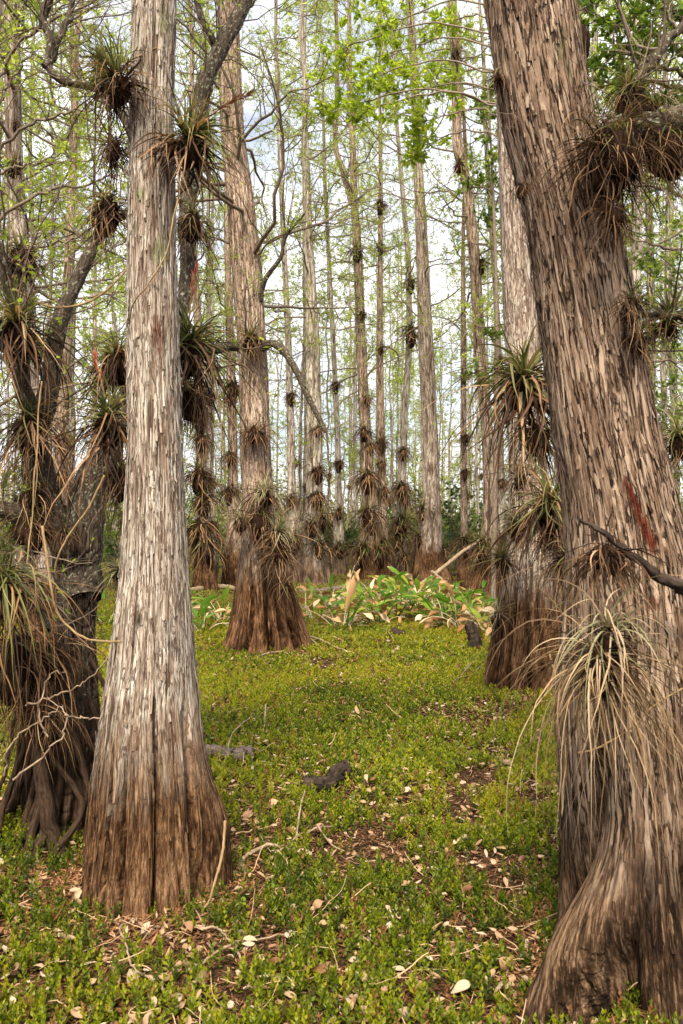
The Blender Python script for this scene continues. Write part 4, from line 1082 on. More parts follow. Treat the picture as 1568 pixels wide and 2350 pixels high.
AP = [
    dict(label='big air plant high on the left side of the pale foreground trunk, tan leaves hanging', u=272, v=178, D=3.12, rad=104, seed=1, ax=(-0.75, -0.3, 0.75), ng=70, nd_=60, hang=1.55, wid=0.05),
    dict(label='big dark green air plant high on the right side of the pale foreground trunk', u=432, v=318, D=3.12, rad=112, seed=2, ax=(0.5, -0.5, 0.75), ng=64, nd_=62, hang=1.4, wid=0.065, spike=(570, 215, 'flower_dry')),
    dict(label='dark ragged air plant left of the pale foreground trunk under the highest one', u=246, v=468, D=3.4, rad=78, seed=3, ax=(-0.6, -0.3, 0.5), ng=34, nd_=60, hang=1.7, ball=0.6),
    dict(label='thin wispy dead air plant left of the pale trunk below the highest clump', u=262, v=330, D=3.4, rad=90, seed=4, ax=(-0.8, -0.2, 0.1), ng=12, nd_=50, hang=1.6, ball=0.3, wid=0.035),
    dict(label='long drooping green air plant just right of the pale foreground trunk at mid height', u=430, v=790, D=3.9, rad=130, seed=5, ax=(0.35, -0.3, 0.75), ng=80, nd_=70, hang=1.9, wid=0.045, spread=1.4, spike=(446, 625, 'flower')),
    dict(label='dark drooping air plant pressed against the left side of the pale foreground trunk', u=272, v=815, D=3.55, rad=92, seed=6, ax=(-0.55, -0.2, 0.7), ng=34, nd_=70, hang=2.0, ball=0.55, wid=0.045),
    dict(label='large air plant with an upright red flower spike left of the pale foreground trunk', u=248, v=962, D=3.42, rad=106, seed=7, ax=(-0.25, -0.5, 0.9), ng=58, nd_=50, hang=2.2, wid=0.06, spike=(220, 822, 'flower'), green='air_green'),
    dict(label='mass of brown hanging leaves low on the left side of the pale trunk', u=280, v=1080, D=3.5, rad=74, seed=8, ax=(-0.4, -0.4, 0.5), ng=14, nd_=70, hang=2.0, ball=0.6, wid=0.05),
    dict(label='small straw coloured air plant peeking out low at the left of the pale trunk', u=275, v=1310, D=3.5, rad=62, seed=9, ax=(-0.8, -0.3, 0.6), ng=26, nd_=10, hang=1.0, ball=0.25, green='air_pale', wid=0.05),
    dict(label='brown shaggy air plant on the far left trunk, the upper of two big clumps', u=50, v=575, D=3.75, rad=72, seed=10, ax=(-0.2, -0.4, 0.7), ng=16, nd_=90, hang=1.5, ball=0.6, wid=0.04),
    dict(label='large green air plant at the left edge with long leaves and dark hanging beard', u=38, v=745, D=3.6, rad=105, seed=11, ax=(0.1, -0.45, 0.85), ng=62, nd_=80, hang=2.0, wid=0.065, ball=0.55),
    dict(label='large yellow green air plant at the lower left edge with long leaves hanging down', u=10, v=1340, D=3.35, rad=105, seed=12, ax=(0.15, -0.6, 0.5), ng=60, nd_=80, hang=2.6, wid=0.06, droop=0.32, gl=(0.9, 2.3), green='air_green', ball=0.5),
    dict(label='tangled dead air plant on the dark tree below the lower left clump', u=60, v=1560, D=3.6, rad=90, seed=13, ax=(0.1, -0.5, 0.1), ng=6, nd_=80, hang=1.5, ball=0.5, wid=0.035),
    dict(label='ragged dead clump on the dark tree under its lowest branch', u=70, v=1130, D=3.8, rad=80, seed=14, ax=(-0.1, -0.5, 0.5), ng=20, nd_=60, hang=1.5, ball=0.5, wid=0.04),
    dict(label='small dead air plant in the crotch of the dark crooked tree', u=150, v=1215, D=3.75, rad=40, seed=15, ax=(0.1, -0.6, 0.4), ng=10, nd_=40, hang=1.3, ball=0.45, wid=0.045),
    # on the middle cypress
    dict(label='ragged air plant wrapped around the middle cypress where its low branch leaves', u=576, v=775, D=9.2, rad=52, seed=16, ax=(0, -0.6, 0.8), ng=36, nd_=40, hang=1.3, ball=0.55),
    dict(label='dry brown ring of dead leaves around the middle cypress', u=584, v=985, D=9.22, rad=40, seed=17, ax=(0, -0.7, 0.6), ng=8, nd_=80, hang=1.7, ball=0.6, wid=0.07, wide_dead=1.0),
    dict(label='grey green fountain shaped air plant on the front of the middle cypress', u=606, v=1128, D=9.1, rad=52, seed=18, ax=(0.1, -0.6, 0.8), green='air_pale', ng=56, nd_=60, hang=1.7, ball=0.5, wid=0.06, spread=1.4, droop=0.2, wide_dead=0.9),
    dict(label='yellow green air plant on the left flank of the middle cypress', u=552, v=1192, D=9.05, rad=42, seed=19, ax=(-0.7, -0.4, 0.7), ng=36, nd_=40, hang=1.4, ball=0.5, wid=0.06, green='air_pale'),
    dict(label='big shaggy air plant low on the right flank of the middle cypress', u=638, v=1222, D=8.95, rad=56, seed=20, ax=(0.55, -0.5, 0.7), green='air_pale', ng=48, nd_=70, hang=1.7, ball=0.62, wid=0.055, droop=0.2, wide_dead=0.5),
    dict(label='dark dead tuft just above the fluted foot of the middle cypress', u=655, v=1340, D=8.85, rad=36, seed=21, ax=(0.3, -0.6, 0.1), ng=4, nd_=60, hang=1.3, ball=0.4),
    # on the whitish and the leaning cypress
    dict(label='small brown ball of dead leaves on the left edge of the leaning trunk', u=1198, v=428, D=2.62, rad=34, seed=22, ax=(-0.5, -0.6, 0.2), ng=0, nd_=60, hang=1.1, ball=0.6, wid=0.05, wide_dead=1.4),
    dict(label='large green air plant beside the leaning trunk with curling tan beard', u=1204, v=868, D=5.6, rad=115, seed=23, ax=(-0.45, -0.5, 0.8), ng=50, nd_=70, hang=2.1, ball=0.5, wid=0.075, spread=1.4, gl=(0.85, 1.9)),
    dict(label='wide spiky air plant in front of the whitish cypress below the bearded one', u=1264, v=1150, D=4.6, rad=105, seed=24, ax=(-0.1, -0.5, 0.9), ng=48, nd_=60, hang=1.5, ball=0.5, wid=0.06, spread=1.5, gl=(0.8, 1.6)),
    dict(label='small straw air plant left of the spiky one on the whitish cypress', u=1195, v=1090, D=6.4, rad=59, seed=25, ax=(-0.5, -0.5, 0.7), ng=40, nd_=40, hang=1.8, ball=0.4, wid=0.05, green='air_pale'),
    dict(label='olive spiky air plant low on the left of the whitish cypress', u=1155, v=1280, D=6.7, rad=68, seed=26, ax=(-0.6, -0.4, 0.8), ng=50, nd_=40, hang=1.5, ball=0.4, wid=0.05, spread=1.3),
    dict(label='dark hanging beard of leaves below the spiky air plant on the whitish cypress', u=1272, v=1190, D=5.2, rad=73, seed=27, ax=(-0.1, -0.6, 0.1), ng=14, nd_=110, hang=1.8, ball=0.7, wid=0.055, wide_dead=0.9),
    dict(label='small grey air plant on the grooved foot of the whitish cypress', u=1142, v=1408, D=6.6, rad=47, seed=28, ax=(-0.4, -0.6, 0.7), ng=34, nd_=24, hang=1.2, ball=0.5, wid=0.045, green='air_pale'),
    dict(label='big pale air plant on the leaning trunk with leaves curving down like a fountain', u=1398, v=1445, D=2.25, rad=128, seed=29, ax=(-0.1, -0.75, 0.6), ng=34, nd_=0, hang=1.0, ball=0.3, wid=0.05, droop=0.27, gl=(0.7, 1.9), green='air_pale', spread=1.3),
    dict(label='mass of long tan dead leaves hanging on the leaning trunk under the pale air plant', u=1380, v=1500, D=2.25, rad=108, seed=30, ax=(-0.1, -0.8, 0.1), ng=8, nd_=120, hang=3.4, ball=0.6, wid=0.05, green='air_pale', wide_dead=0.85, dead='air_straw'),
    dict(label='clump of curled brown dead leaves below the dark stick on the leaning trunk', u=1395, v=1262, D=2.36, rad=58, seed=31, ax=(-0.2, -0.7, 0.0), ng=0, nd_=90, hang=2.6, ball=0.7, wid=0.11, wide_dead=1.2),
    dict(label='dark mass of hanging leaves on the right side of the leaning trunk near its top', u=1395, v=330, D=2.5, rad=100, seed=32, ax=(0.1, -0.5, 0.3), ng=26, nd_=110, hang=2.3, ball=0.75, wid=0.045, ball_tall=1.2, wide_dead=0.9),
    dict(label='green air plant on the dark branch at the upper right edge', u=1510, v=260, D=2.55, rad=112, seed=33, ax=(0.3, -0.4, 0.7), ng=46, nd_=20, hang=1.4, ball=0.5, wid=0.036, spread=1.5, droop=0.16),
    dict(label='small dead tuft on the right edge of the leaning trunk at mid height', u=1462, v=770, D=2.6, rad=60, seed=34, ax=(0.6, -0.5, 0.3), ng=8, nd_=50, hang=1.6, ball=0.5, wid=0.05),
    dict(label='spreading green air plant at the right edge of the view beside the leaning trunk', u=1535, v=725, D=2.9, rad=90, seed=35, ax=(-0.3, -0.4, 0.7), ng=46, nd_=20, hang=1.2, ball=0.35, wid=0.05, spread=1.45),
    dict(label='grey green air plant on the limb at the right edge, halfway up', u=1560, v=1000, D=4.2, rad=80, seed=36, ax=(-0.2, -0.4, 0.8), ng=50, nd_=40, hang=1.6, ball=0.45, wid=0.045, spread=1.4),
    dict(label='small spidery air plant on the left edge of the leaning trunk at the top', u=1142, v=172, D=2.7, rad=52, seed=37, ax=(-0.9, -0.3, 0.3), ng=30, nd_=16, hang=1.0, ball=0.25, wid=0.035, green='air_pale'),
    dict(label='black lump of roots on the right edge of the leaning trunk at the very top', u=1330, v=70, D=2.75, rad=45, seed=38, ax=(0.6, -0.3, 0.2), ng=0, nd_=24, hang=1.0, ball=0.8, wid=0.04, ball_tall=1.8),
    dict(label='grassy tuft on the upper bend of the crooked cypress', u=1046, v=120, D=15.8, rad=26, seed=39, ax=(0, -0.5, 0.8), ng=36, nd_=20, hang=1.3, ball=0.5),
    dict(label='grassy dark tuft on the lower bend of the crooked cypress', u=1055, v=375, D=15.8, rad=30, seed=40, ax=(0, -0.5, 0.8), ng=36, nd_=36, hang=1.5, ball=0.6),
    dict(label='brown shaggy clump high on the pale far left cypress', u=28, v=375, D=8.2, rad=40, seed=41, ax=(0.3, -0.5, 0.5), ng=14, nd_=50, hang=1.4, ball=0.6),
    dict(label='huge dark shaggy air plant mass where the upper right branch meets the leaning trunk', u=1425, v=305, D=2.46, rad=98, seed=51, ax=(-0.2, -0.6, 0.2), ng=16, nd_=110, hang=1.9, ball=0.85, wid=0.032, wide_dead=1.1),
    dict(label='dark tangle of hanging leaves under the upper right branch at the edge', u=1530, v=310, D=2.5, rad=90, seed=52, ax=(0.2, -0.5, 0.2), ng=34, nd_=70, hang=1.8, ball=0.8, wid=0.032, droop=0.22, spread=1.6),
    dict(label='air plant high on the upper right branch against the sky', u=1445, v=205, D=2.5, rad=95, seed=53, ax=(-0.1, -0.5, 0.7), ng=50, nd_=40, hang=1.3, ball=0.6, wid=0.035, spread=1.5, ball_tall=1.5),
    dict(label='brown fringe of dead leaves down the right flank of the leaning trunk', u=1410, v=480, D=2.44, rad=60, seed=54, ax=(0.2, -0.7, 0.0), ng=0, nd_=80, hang=2.2, ball=0.6, wid=0.05),
    dict(label='stringy dead clump on the right flank of the leaning trunk above the limb', u=1452, v=690, D=2.52, rad=70, seed=55, ax=(0.6, -0.5, 0.4), ng=30, nd_=50, hang=1.6, ball=0.5, wid=0.04, spread=1.5),
    dict(label='dark debris and dead leaves piled in the fork of the dark tree', u=70, v=1190, D=3.75, rad=70, seed=57, ax=(0, -0.6, 0.3), ng=14, nd_=80, hang=1.5, ball=0.8, wid=0.04, wide_dead=1.1),
    dict(label='shaggy dark clump on the left stem of the dark tree above the fork', u=72, v=960, D=3.75, rad=95, seed=58, ax=(-0.2, -0.6, 0.5), ng=30, nd_=100, hang=2.0, ball=0.65, wid=0.045),
    dict(label='broad mat of dead leaves at the left edge above the prop roots', u=30, v=1480, D=3.55, rad=120, seed=59, ax=(0.1, -0.6, 0.1), ng=10, nd_=150, hang=1.9, ball=0.75, wid=0.04, wide_dead=1.1),
    dict(label='dead leaf tangle on the dark tree beside the looping tan vine', u=120, v=1490, D=3.7, rad=70, seed=60, ax=(0.1, -0.6, 0.1), ng=4, nd_=70, hang=1.6, ball=0.7, wid=0.035, wide_dead=1.1),
    dict(label='brown dead leaves draped over the upper prop roots', u=90, v=1620, D=3.55, rad=75, seed=61, ax=(0, -0.6, 0.1), ng=0, nd_=110, hang=1.9, ball=0.6, wid=0.035, wide_dead=1.2),
    dict(label='leggy air plant hanging behind the right of the pale trunk, above the red spiked one', u=440, v=500, D=4.3, rad=75, seed=62, ax=(0.3, -0.4, 0.4), ng=26, nd_=60, hang=1.9, ball=0.5, wid=0.04),
    dict(label='dark beard of leaves behind the right of the pale trunk under the drooping green one', u=432, v=905, D=4.1, rad=70, seed=63, ax=(0.2, -0.5, 0.2), ng=10, nd_=90, hang=1.9, ball=0.6, wid=0.045),
    dict(label='brown skirt of dead leaves around the lower trunk of the middle cypress', u=600, v=1180, D=9.05, rad=50, seed=64, ax=(0, -0.8, 0.1), ng=10, nd_=90, hang=1.6, ball=0.85, wid=0.055, wide_dead=0.7),
    dict(label='dark hanging beard on the front of the middle cypress above its folds', u=640, v=1262, D=8.9, rad=48, seed=65, ax=(0.1, -0.8, 0.0), ng=0, nd_=120, hang=1.8, ball=0.5, wid=0.05, wide_dead=0.9),
    dict(label='dark beard between the whitish cypress and the leaning trunk under the large green plant', u=1235, v=985, D=5.5, rad=73, seed=66, ax=(0, -0.7, 0.1), ng=6, nd_=90, hang=2.0, ball=0.6, wid=0.06),
    dict(label='dark shaggy clump pressed against the left edge of the leaning trunk foot', u=1312, v=1270, D=4.2, rad=84, seed=67, ax=(-0.2, -0.7, 0.2), ng=20, nd_=110, hang=2.0, ball=0.65, wid=0.04),
    dict(label='olive tuft on the whitish cypress left of the dark beard', u=1185, v=1200, D=6.6, rad=59, seed=68, ax=(-0.4, -0.6, 0.6), ng=40, nd_=40, hang=1.3, ball=0.5, wid=0.045),
    dict(label='thin spiky tuft beside the uppermost air plant on the pale trunk', u=232, v=140, D=3.4, rad=80, seed=69, ax=(-0.6, -0.3, 0.8), ng=50, nd_=16, hang=1.0, ball=0.3, wid=0.03, spread=1.4),
]
for a in AP:
    a['rad'] *= 1.12
    air_plant(**a)

def words_h(i, n):
    if n == 1: return 'only'
    return (['topmost'] + [words_n(j) + ' highest' for j in range(1, n - 1)] + ['lowest'])[i]

# clumps on the farther trunks: seven kinds of clump, copied
KINDS = []
for k in range(5):
    KINDS.append(air_plant(None, 784, 1200, 20.0, [22, 26, 20, 30, 24][k], 500 + k, ax=[(0.4, -0.6, 0.7), (-0.5, -0.6, 0.7), (0, -0.8, 0.4), (0.1, -0.8, 0.8), (-0.2, -0.8, 0.2)][k], ng=[16, 18, 3, 26, 0][k], nd_=[60, 44, 80, 44, 80][k], hang=[1.7, 1.4, 1.9, 1.2, 1.4][k], ball=[0.55, 0.5, 0.6, 0.5, 0.6][k], wid=0.075, wide_dead=0.75, gl=(0.5, 1.1), ball_tall=1.5, group='air plant clumps on the background trunks'))
used_kind = set()
def place_kind(k, p, sc, label, rz=0.0):
    if k not in used_kind:
        used_kind.add(k); o = KINDS[k]; o.location = tuple(float(x) for x in p); o.scale = (sc, sc, sc); o.rotation_euler = (0, 0, rz)
    else:
        o = copy_tree(KINDS[k], p, rz, sc)
    o['label'] = label
SHORT = dict(straight='the straight tan cypress', crooked='the crooked cypress', forked='the forked cypress', slim='the slim cypress by the forked one', darkhung='the slender cypress left of the straight one', stub='the bulging foot thin cypress', mossy='the stout grey cypress',
             behind='the trunk behind the middle cypress', ferny='the ferny cypress by the pale trunk', needle='the thin pale cypress left of the middle one', leftpale='the far left pale cypress', leftback='the grey trunk in the left gap', rightthin='the thin bare cypress', twin='the thin mossy cypress', wide='the grey cypress beside the middle one')
CL = dict(forked=[(575, -.2, 3, .8), (720, .3, 4, .6), (910, .5, 2, .9), (985, -.3, 0, 1.0), (1020, .6, 2, .9), (1085, 0, 2, 1.5), (1170, -.2, 1, 1.3), (1200, .3, 2, 1.1), (1255, -.6, 3, 1.3), (1262, .7, 3, 1.1)],
          slim=[(465, -.3, 4, .8), (565, 0, 4, .6), (795, .2, 4, .6), (1010, 0, 4, .9), (1060, 0, 2, .7), (1120, .4, 2, .9), (1240, 0, 3, 1.0)],
          darkhung=[(645, .6, 3, .9), (755, .2, 3, 1.3), (1030, 0, 2, 1.0), (1110, 0, 2, 1.4), (1140, .7, 2, 1.0), (1190, 0, 3, 1.3), (1225, -.5, 3, 1.3), (1270, .4, 2, 1.2)],
          straight=[(1165, -.9, 3, .9), (1230, -.9, 0, 1.0), (1255, .9, 1, .8)], crooked=[(600, .9, 4, .7), (1245, -.8, 3, 1.0), (1280, .6, 2, 1.0)],
          stub=[(860, 0, 4, .5), (1000, .4, 4, .5), (1238, 0, 3, .9), (1080, .3, 4, .5)],
          mossy=[(980, .5, 2, .9), (1075, .4, 4, .9), (1130, .3, 2, 1.2), (1200, -.2, 0, 1.2), (1245, .4, 1, 1.2), (1180, .8, 3, 1.0)],
          behind=[(880, .6, 4, .9), (1040, -.5, 2, .9), (1120, -.6, 4, .9), (910, -.2, 2, .7)],
          ferny=[(880, -.3, 2, 1.2), (950, .2, 4, 1.0), (1080, -.4, 0, 1.5), (1140, .4, 1, 1.2), (1200, -.3, 2, 1.8), (1235, .5, 3, 1.3), (1000, .5, 2, 1.0)],
          needle=[(905, .3, 4, .7), (1100, 0, 2, .8), (1200, .2, 0, .8)],
          leftback=[(860, -.3, 2, 1.0), (1000, .3, 2, 1.1), (1085, .4, 2, 1.1), (1150, -.2, 0, 1.2), (1220, .2, 3, 1.2)], leftpale=[(290, .5, 4, .35), (960, .4, 2, .8), (1080, -.2, 0, .9)],
          twin=[(880, 0, 4, .7), (1060, .2, 4, .7), (1170, 0, 0, .9), (1250, 0, 3, .9)], wide=[(905, .4, 4, .7), (1140, 0, 2, .9), (1230, .3, 3, 1.0)], rightthin=[(820, 0, 4, .5), (1100, .2, 2, .7), (1235, 0, 3, .9)])
for key, lst in CL.items():
    t, ax, rr, D, lab = MIDAX[key]
    lst = sorted(lst)
    for i, (v, side, k, sc) in enumerate(lst):
        z = pt(784, v, D)[2]
        p = axis_at(ax, z); R = np.interp(z, ax[:, 2], rr)
        p = p + np.array([side * R * 0.95, -R * math.sqrt(max(0.0, 1 - side * side)) * 0.9, 0])
        place_kind(k, p, sc * (1.45 if D > 14 else 0.9), f'{words_h(i, len(lst))} clump on {SHORT[key]}', rng.uniform(-0.6, 0.6))
# clumps near the feet of the thin far trunks
far = [o for o in SC.objects if o.parent is None and o.get('group') == 'thin far cypress trunks in the background wood']
far.sort(key=lambda o: o.location.y)
for i, o in enumerate(far[:60]):
    for j in range(2):
        z = rng.uniform(0.4, 1.8) + 2.0 * j
        a = rng.uniform(-2.6, -0.5)
        r_ = 0.13
        p = np.array([o.location.x + math.cos(a) * r_, o.location.y + math.sin(a) * r_, z])
        place_kind(int(rng.integers(0, 5)), p, rng.uniform(0.6, 1.25), ('lower', 'upper')[j] + ' clump on ' + o['label'].replace('to the right', 'right').replace('thin far trunk', 'far trunk'), rng.uniform(-0.8, 0.8))

# ------------------------------------------------------------------ sticks and vines among the trunks
def stick(name, label, pts, r0, r1, mat, cat, m=30, wob=0.006, seed=0, k=8, group=None, side=(), rough=0.15):
    P = catmull(pts, m)
    ln_ = np.linalg.norm(P[-1] - P[0])
    if wob:
        n = RNG(seed).normal(0, 1, P.shape)
        kk = RNG(seed + 5).normal(0, 1, (7, 3)); kn = np.stack([np.interp(np.linspace(0, 6, m), np.arange(7), kk[:, j]) for j in range(3)], -1)
        P = P + n * wob * 0.35 + kn * min(wob * 2.0, 0.02 * ln_)
    R = np.linspace(r0, r1, m) * (1 + 0.25 * (RNG(seed + 9).random(m) - 0.5))
    # closed, broken ends
    P = np.concatenate([P[:1], P, P[-1:]]); R = np.concatenate([[1e-4], R, [1e-4]])
    b = MB(); tubes(b, P[None], R[None], k, var=[seed * 0.7], rough=rough, rng=RNG(seed))
    for sp_ in side:
        Q = catmull(sp_[0], 14); tubes(b, Q[None], np.linspace(sp_[1], sp_[2], 14)[None], 6, var=[seed], rough=rough, rng=RNG(seed + 1))
    o = b.build(name, M[mat], None, origin=P[len(P) // 2])
    return tag(o, label, cat, group)

# branch of the middle cypress that arches down to the right
bb = MB()
P = catmull([pt(*p) for p in [(600, 800, 9.3), (625, 788, 9.2), (650, 805, 9.15), (680, 850, 9.1), (702, 900, 9.1), (722, 940, 9.1), (748, 992, 9.1)]], 40)
tubes(bb, P[None], np.linspace(0.05, 0.028, 40)[None], 9, rough=0.2, rng=RNG(3))
bb.build('arching_branch', M['limb_dark'], tB)
leafy(tB, [P[None]], 31, npp=14, l1=(0.4, 1.3), n2=5, nleaf=3, ls=0.05, leafm='needles', keep=0.5, names=('arching_crown', 'arching_leaves'))
P = catmull([pt(*p) for p in [(596, 690, 9.4), (610, 640, 9.3), (645, 590, 9.2), (655, 545, 9.2), (700, 490, 9.1)]], 30)
b2 = MB(); tubes(b2, P[None], np.linspace(0.035, 0.012, 30)[None], 8, rough=0.15, rng=RNG(5))
b2.build('rising_branch', M['limb_dark'], tB)
leafy(tB, [P[None]], 32, npp=16, l1=(0.4, 1.4), n2=5, nleaf=4, ls=0.05, leafm='needles', keep=0.5, names=('rising_crown', 'rising_leaves'))
# dark branches at the upper right
tR = thing('branch_tree', (2.55, 2.9, 0), 'dark branch reaching in from the upper right edge with shaggy air plants on it', 'tree')
lb = MB()
for pts, r0, r1 in [([(2310, 620, 3.1), (1950, 420, 2.75), (1640, 290, 2.55), (1520, 285, 2.5), (1440, 290, 2.5), (1395, 300, 2.55)], 0.06, 0.035), ([(1420, 290, 2.5), (1440, 220, 2.55), (1475, 165, 2.6), (1530, 100, 2.7), (1600, 20, 2.8)], 0.022, 0.012),
                    ([(2300, 900, 3.06), (1960, 800, 3.0), (1640, 735, 2.9), (1540, 720, 2.85), (1440, 712, 2.75)], 0.03, 0.012), ([(2320, 1040, 3.0), (1960, 1050, 3.7), (1660, 1020, 4.2), (1545, 1000, 4.2)], 0.03, 0.02)]:
    P = catmull([pt(*p) for p in pts], 34)
    P[1:-1] += RNG(int(pts[0][0])).normal(0, 0.006, P[1:-1].shape)
    tubes(lb, P[None], np.linspace(r0, r1, 34)[None], 10, rough=0.25, rng=RNG(2))
    tw = P
    leafy(tR, [P[None]], 70 + int(pts[0][1]) % 17, npp=12, l1=(0.15, 0.5), n2=4, nleaf=1, ls=0.03, leafm='broad_leaf', keep=0.3, names=('crown', 'leaves'))
lb.n and lb.build('limbs', M['limb_dark'], tR)
P = catmull([np.array((2.55, 2.9, -0.1)), np.array((2.5, 2.95, 1.0)), pt(2300, 700, 3.1), pt(2400, 200, 3.1), pt(2300, -400, 3.1)], 40)
b = MB(); tubes(b, P[None], np.linspace(0.12, 0.07, 40)[None], 12, rough=0.1, rng=RNG(8)); b.build('trunk', M['bark_dark'], tR)

stick('fallen_branch', 'dark broken branch lying slantwise across the front of the leaning trunk', [pt(1335, 1182, 2.40), pt(1400, 1235, 2.36), pt(1470, 1292, 2.35), pt(1530, 1335, 2.37), pt(1600, 1385, 2.42)], 0.005, 0.021, 'black_wood', 'branch', seed=3, rough=0.5)
VINES = [('tan vine looping from the lower left air plant across to the pale trunk', [(100, 1210, 3.4), (118, 1330, 3.35), (130, 1400, 3.32), (160, 1445, 3.3), (200, 1466, 3.15), (250, 1470, 3.0), (275, 1474, 2.95)], .0055),
         ('straight tan vine slanting in front of the dark crooked tree', [(240, 1090, 3.3), (210, 1155, 3.3), (160, 1225, 3.3), (130, 1285, 3.32), (128, 1330, 3.35)], .0055),
         ('olive vine crossing the upper face of the pale foreground trunk', [(420, 420, 3.1), (398, 500, 3.0), (380, 580, 2.98), (345, 640, 2.97), (310, 690, 3.0), (295, 740, 3.1)], .0035),
         ('smooth tan vine sagging between the dark tree and the far left trunk', [(0, 650, 3.7), (60, 680, 3.7), (120, 702, 3.7), (200, 690, 3.75), (270, 640, 3.8), (330, 560, 3.9), (345, 480, 3.9)], .006),
         ('thin vine hanging straight down at the far left', [(95, 880, 3.5), (88, 1000, 3.5), (78, 1100, 3.45), (72, 1200, 3.45), (60, 1290, 3.4)], .004),
         ('green stalk leaning against the right side of the pale trunk foot', [(518, 1885, 3.0), (510, 1960, 2.95), (490, 2050, 2.9), (470, 2085, 2.9)], .0055),
         ('long thin dead stem hanging at the left edge of the leaning trunk foot', [(1262, 1500, 2.4), (1290, 1620, 2.36), (1300, 1750, 2.35), (1290, 1870, 2.36)], .003),
         ('pale thin stem crossing the lower face of the leaning trunk', [(1330, 1730, 2.3), (1420, 1690, 2.25), (1500, 1620, 2.22), (1580, 1580, 2.22)], .003)]
for i, (lab, pts, r_) in enumerate(VINES):
    stick('vine', lab, [pt(*p) for p in pts], r_, r_ * 0.8, 'vine', 'vine', wob=0.002, seed=60 + i, k=6)
dt = [[(10, 1780, 3.3), (30, 1700, 3.25), (95, 1655, 3.25), (145, 1620, 3.25)], [(30, 1790, 3.2), (95, 1740, 3.2), (140, 1690, 3.2), (152, 1640, 3.22), (110, 1600, 3.3)], [(110, 1690, 3.3), (90, 1640, 3.3), (110, 1560, 3.3), (150, 1540, 3.3)], [(150, 1640, 3.22), (200, 1650, 3.3), (300, 1640, 3.2)], [(60, 1620, 3.4), (140, 1590, 3.4), (200, 1560, 3.4), (260, 1490, 3.5)]]
dm = MB()
for i, pts in enumerate(dt):
    P = catmull([pt(*p) for p in pts], 24); P[1:-1] += RNG(i).normal(0, 0.005, P[1:-1].shape)
    tubes(dm, P[None], np.linspace(0.0048, 0.002, 24)[None], 6, var=[i])
o = dm.build('dead_twig', M['dead_wood'], None, origin=pt(110, 1650, 3.25)); tag(o, 'forked bleached dead twig leaning on the roots at the lower left', 'twig')
# ------------------------------------------------------------------ the low green cover, nobody could count it
def scatter(n, seed, y0, y1, pw=1.0, margin=1.2):
    r = RNG(seed)
    y = y0 + (y1 - y0) * r.random(n) ** pw
    x = r.uniform(-1, 1, n) * (0.46 * y + margin)
    return x, y, r

BARE = [(gp(640, 1960), 0.55), (gp(520, 1870), 0.35), (gp(100, 2010), 0.5), (gp(430, 2200), 0.4), (gp(1150, 2200), 0.35), (gp(700, 1800), 0.45), (gp(330, 2110), 0.35), (gp(1230, 2230), 0.3)]
def cover_density(x, y):
    a = fbm(np.stack([x * 1.4, y * 1.1, 0 * x], -1), 3)
    b = vn(np.stack([x * 5.0, y * 4.0, 0 * x + 3], -1))
    d = sstep(0.26, 0.50, a * 0.55 + b * 0.45)
    for c, s in BARE:
        d = d * (1 - 0.38 * np.exp(-((x - c[0]) ** 2 + (y - c[1]) ** 2) / (s * s)))
    d = d * np.where(y < 4.3, sstep(0.12, 0.46, vn(np.stack([x * 9.0, y * 7.0, 0 * x + 21], -1))), 1.0)
    return np.maximum(d, 0.9 * sstep(4.6, 6.5, y) * (0.2 + 0.8 * sstep(0.2, 0.5, b)) * (0.45 + 0.55 * sstep(0.3, 0.6, vn(np.stack([x * 11.0, y * 8.0, 0 * x + 5], -1)))))

def sprigs(mb, x, y, r, h, lev, ll, lw, two, var):
    n = len(x)
    z = gz(x, y)
    lean = r.normal(0, 0.16, (n, 2))
    az = r.uniform(0, 6.28, n)
    for i in range(lev):
        t = (i + 0.6) / lev
        hh = h * t
        for s in (0, 1):
            a = az + i * math.pi / 2 + s * math.pi + r.normal(0, 0.2, n)
            el = 0.42 + 0.75 * t + r.normal(0, 0.2, n)
            d = np.stack([np.cos(a) * np.cos(el), np.sin(a) * np.cos(el), np.sin(el)], -1)
            P = np.stack([x + lean[:, 0] * hh, y + lean[:, 1] * hh, z + hh], -1)
            k = ll * (0.75 + 0.35 * math.sin(math.pi * min(t + 0.15, 1))) * r.uniform(0.75, 1.2, n)
            leaves(mb, P, d, k, k * lw, r, var=np.clip(var + r.normal(0, 0.06, n) + 0.16 * (t - 0.5), 0, 1), two=two, flat=0.8)

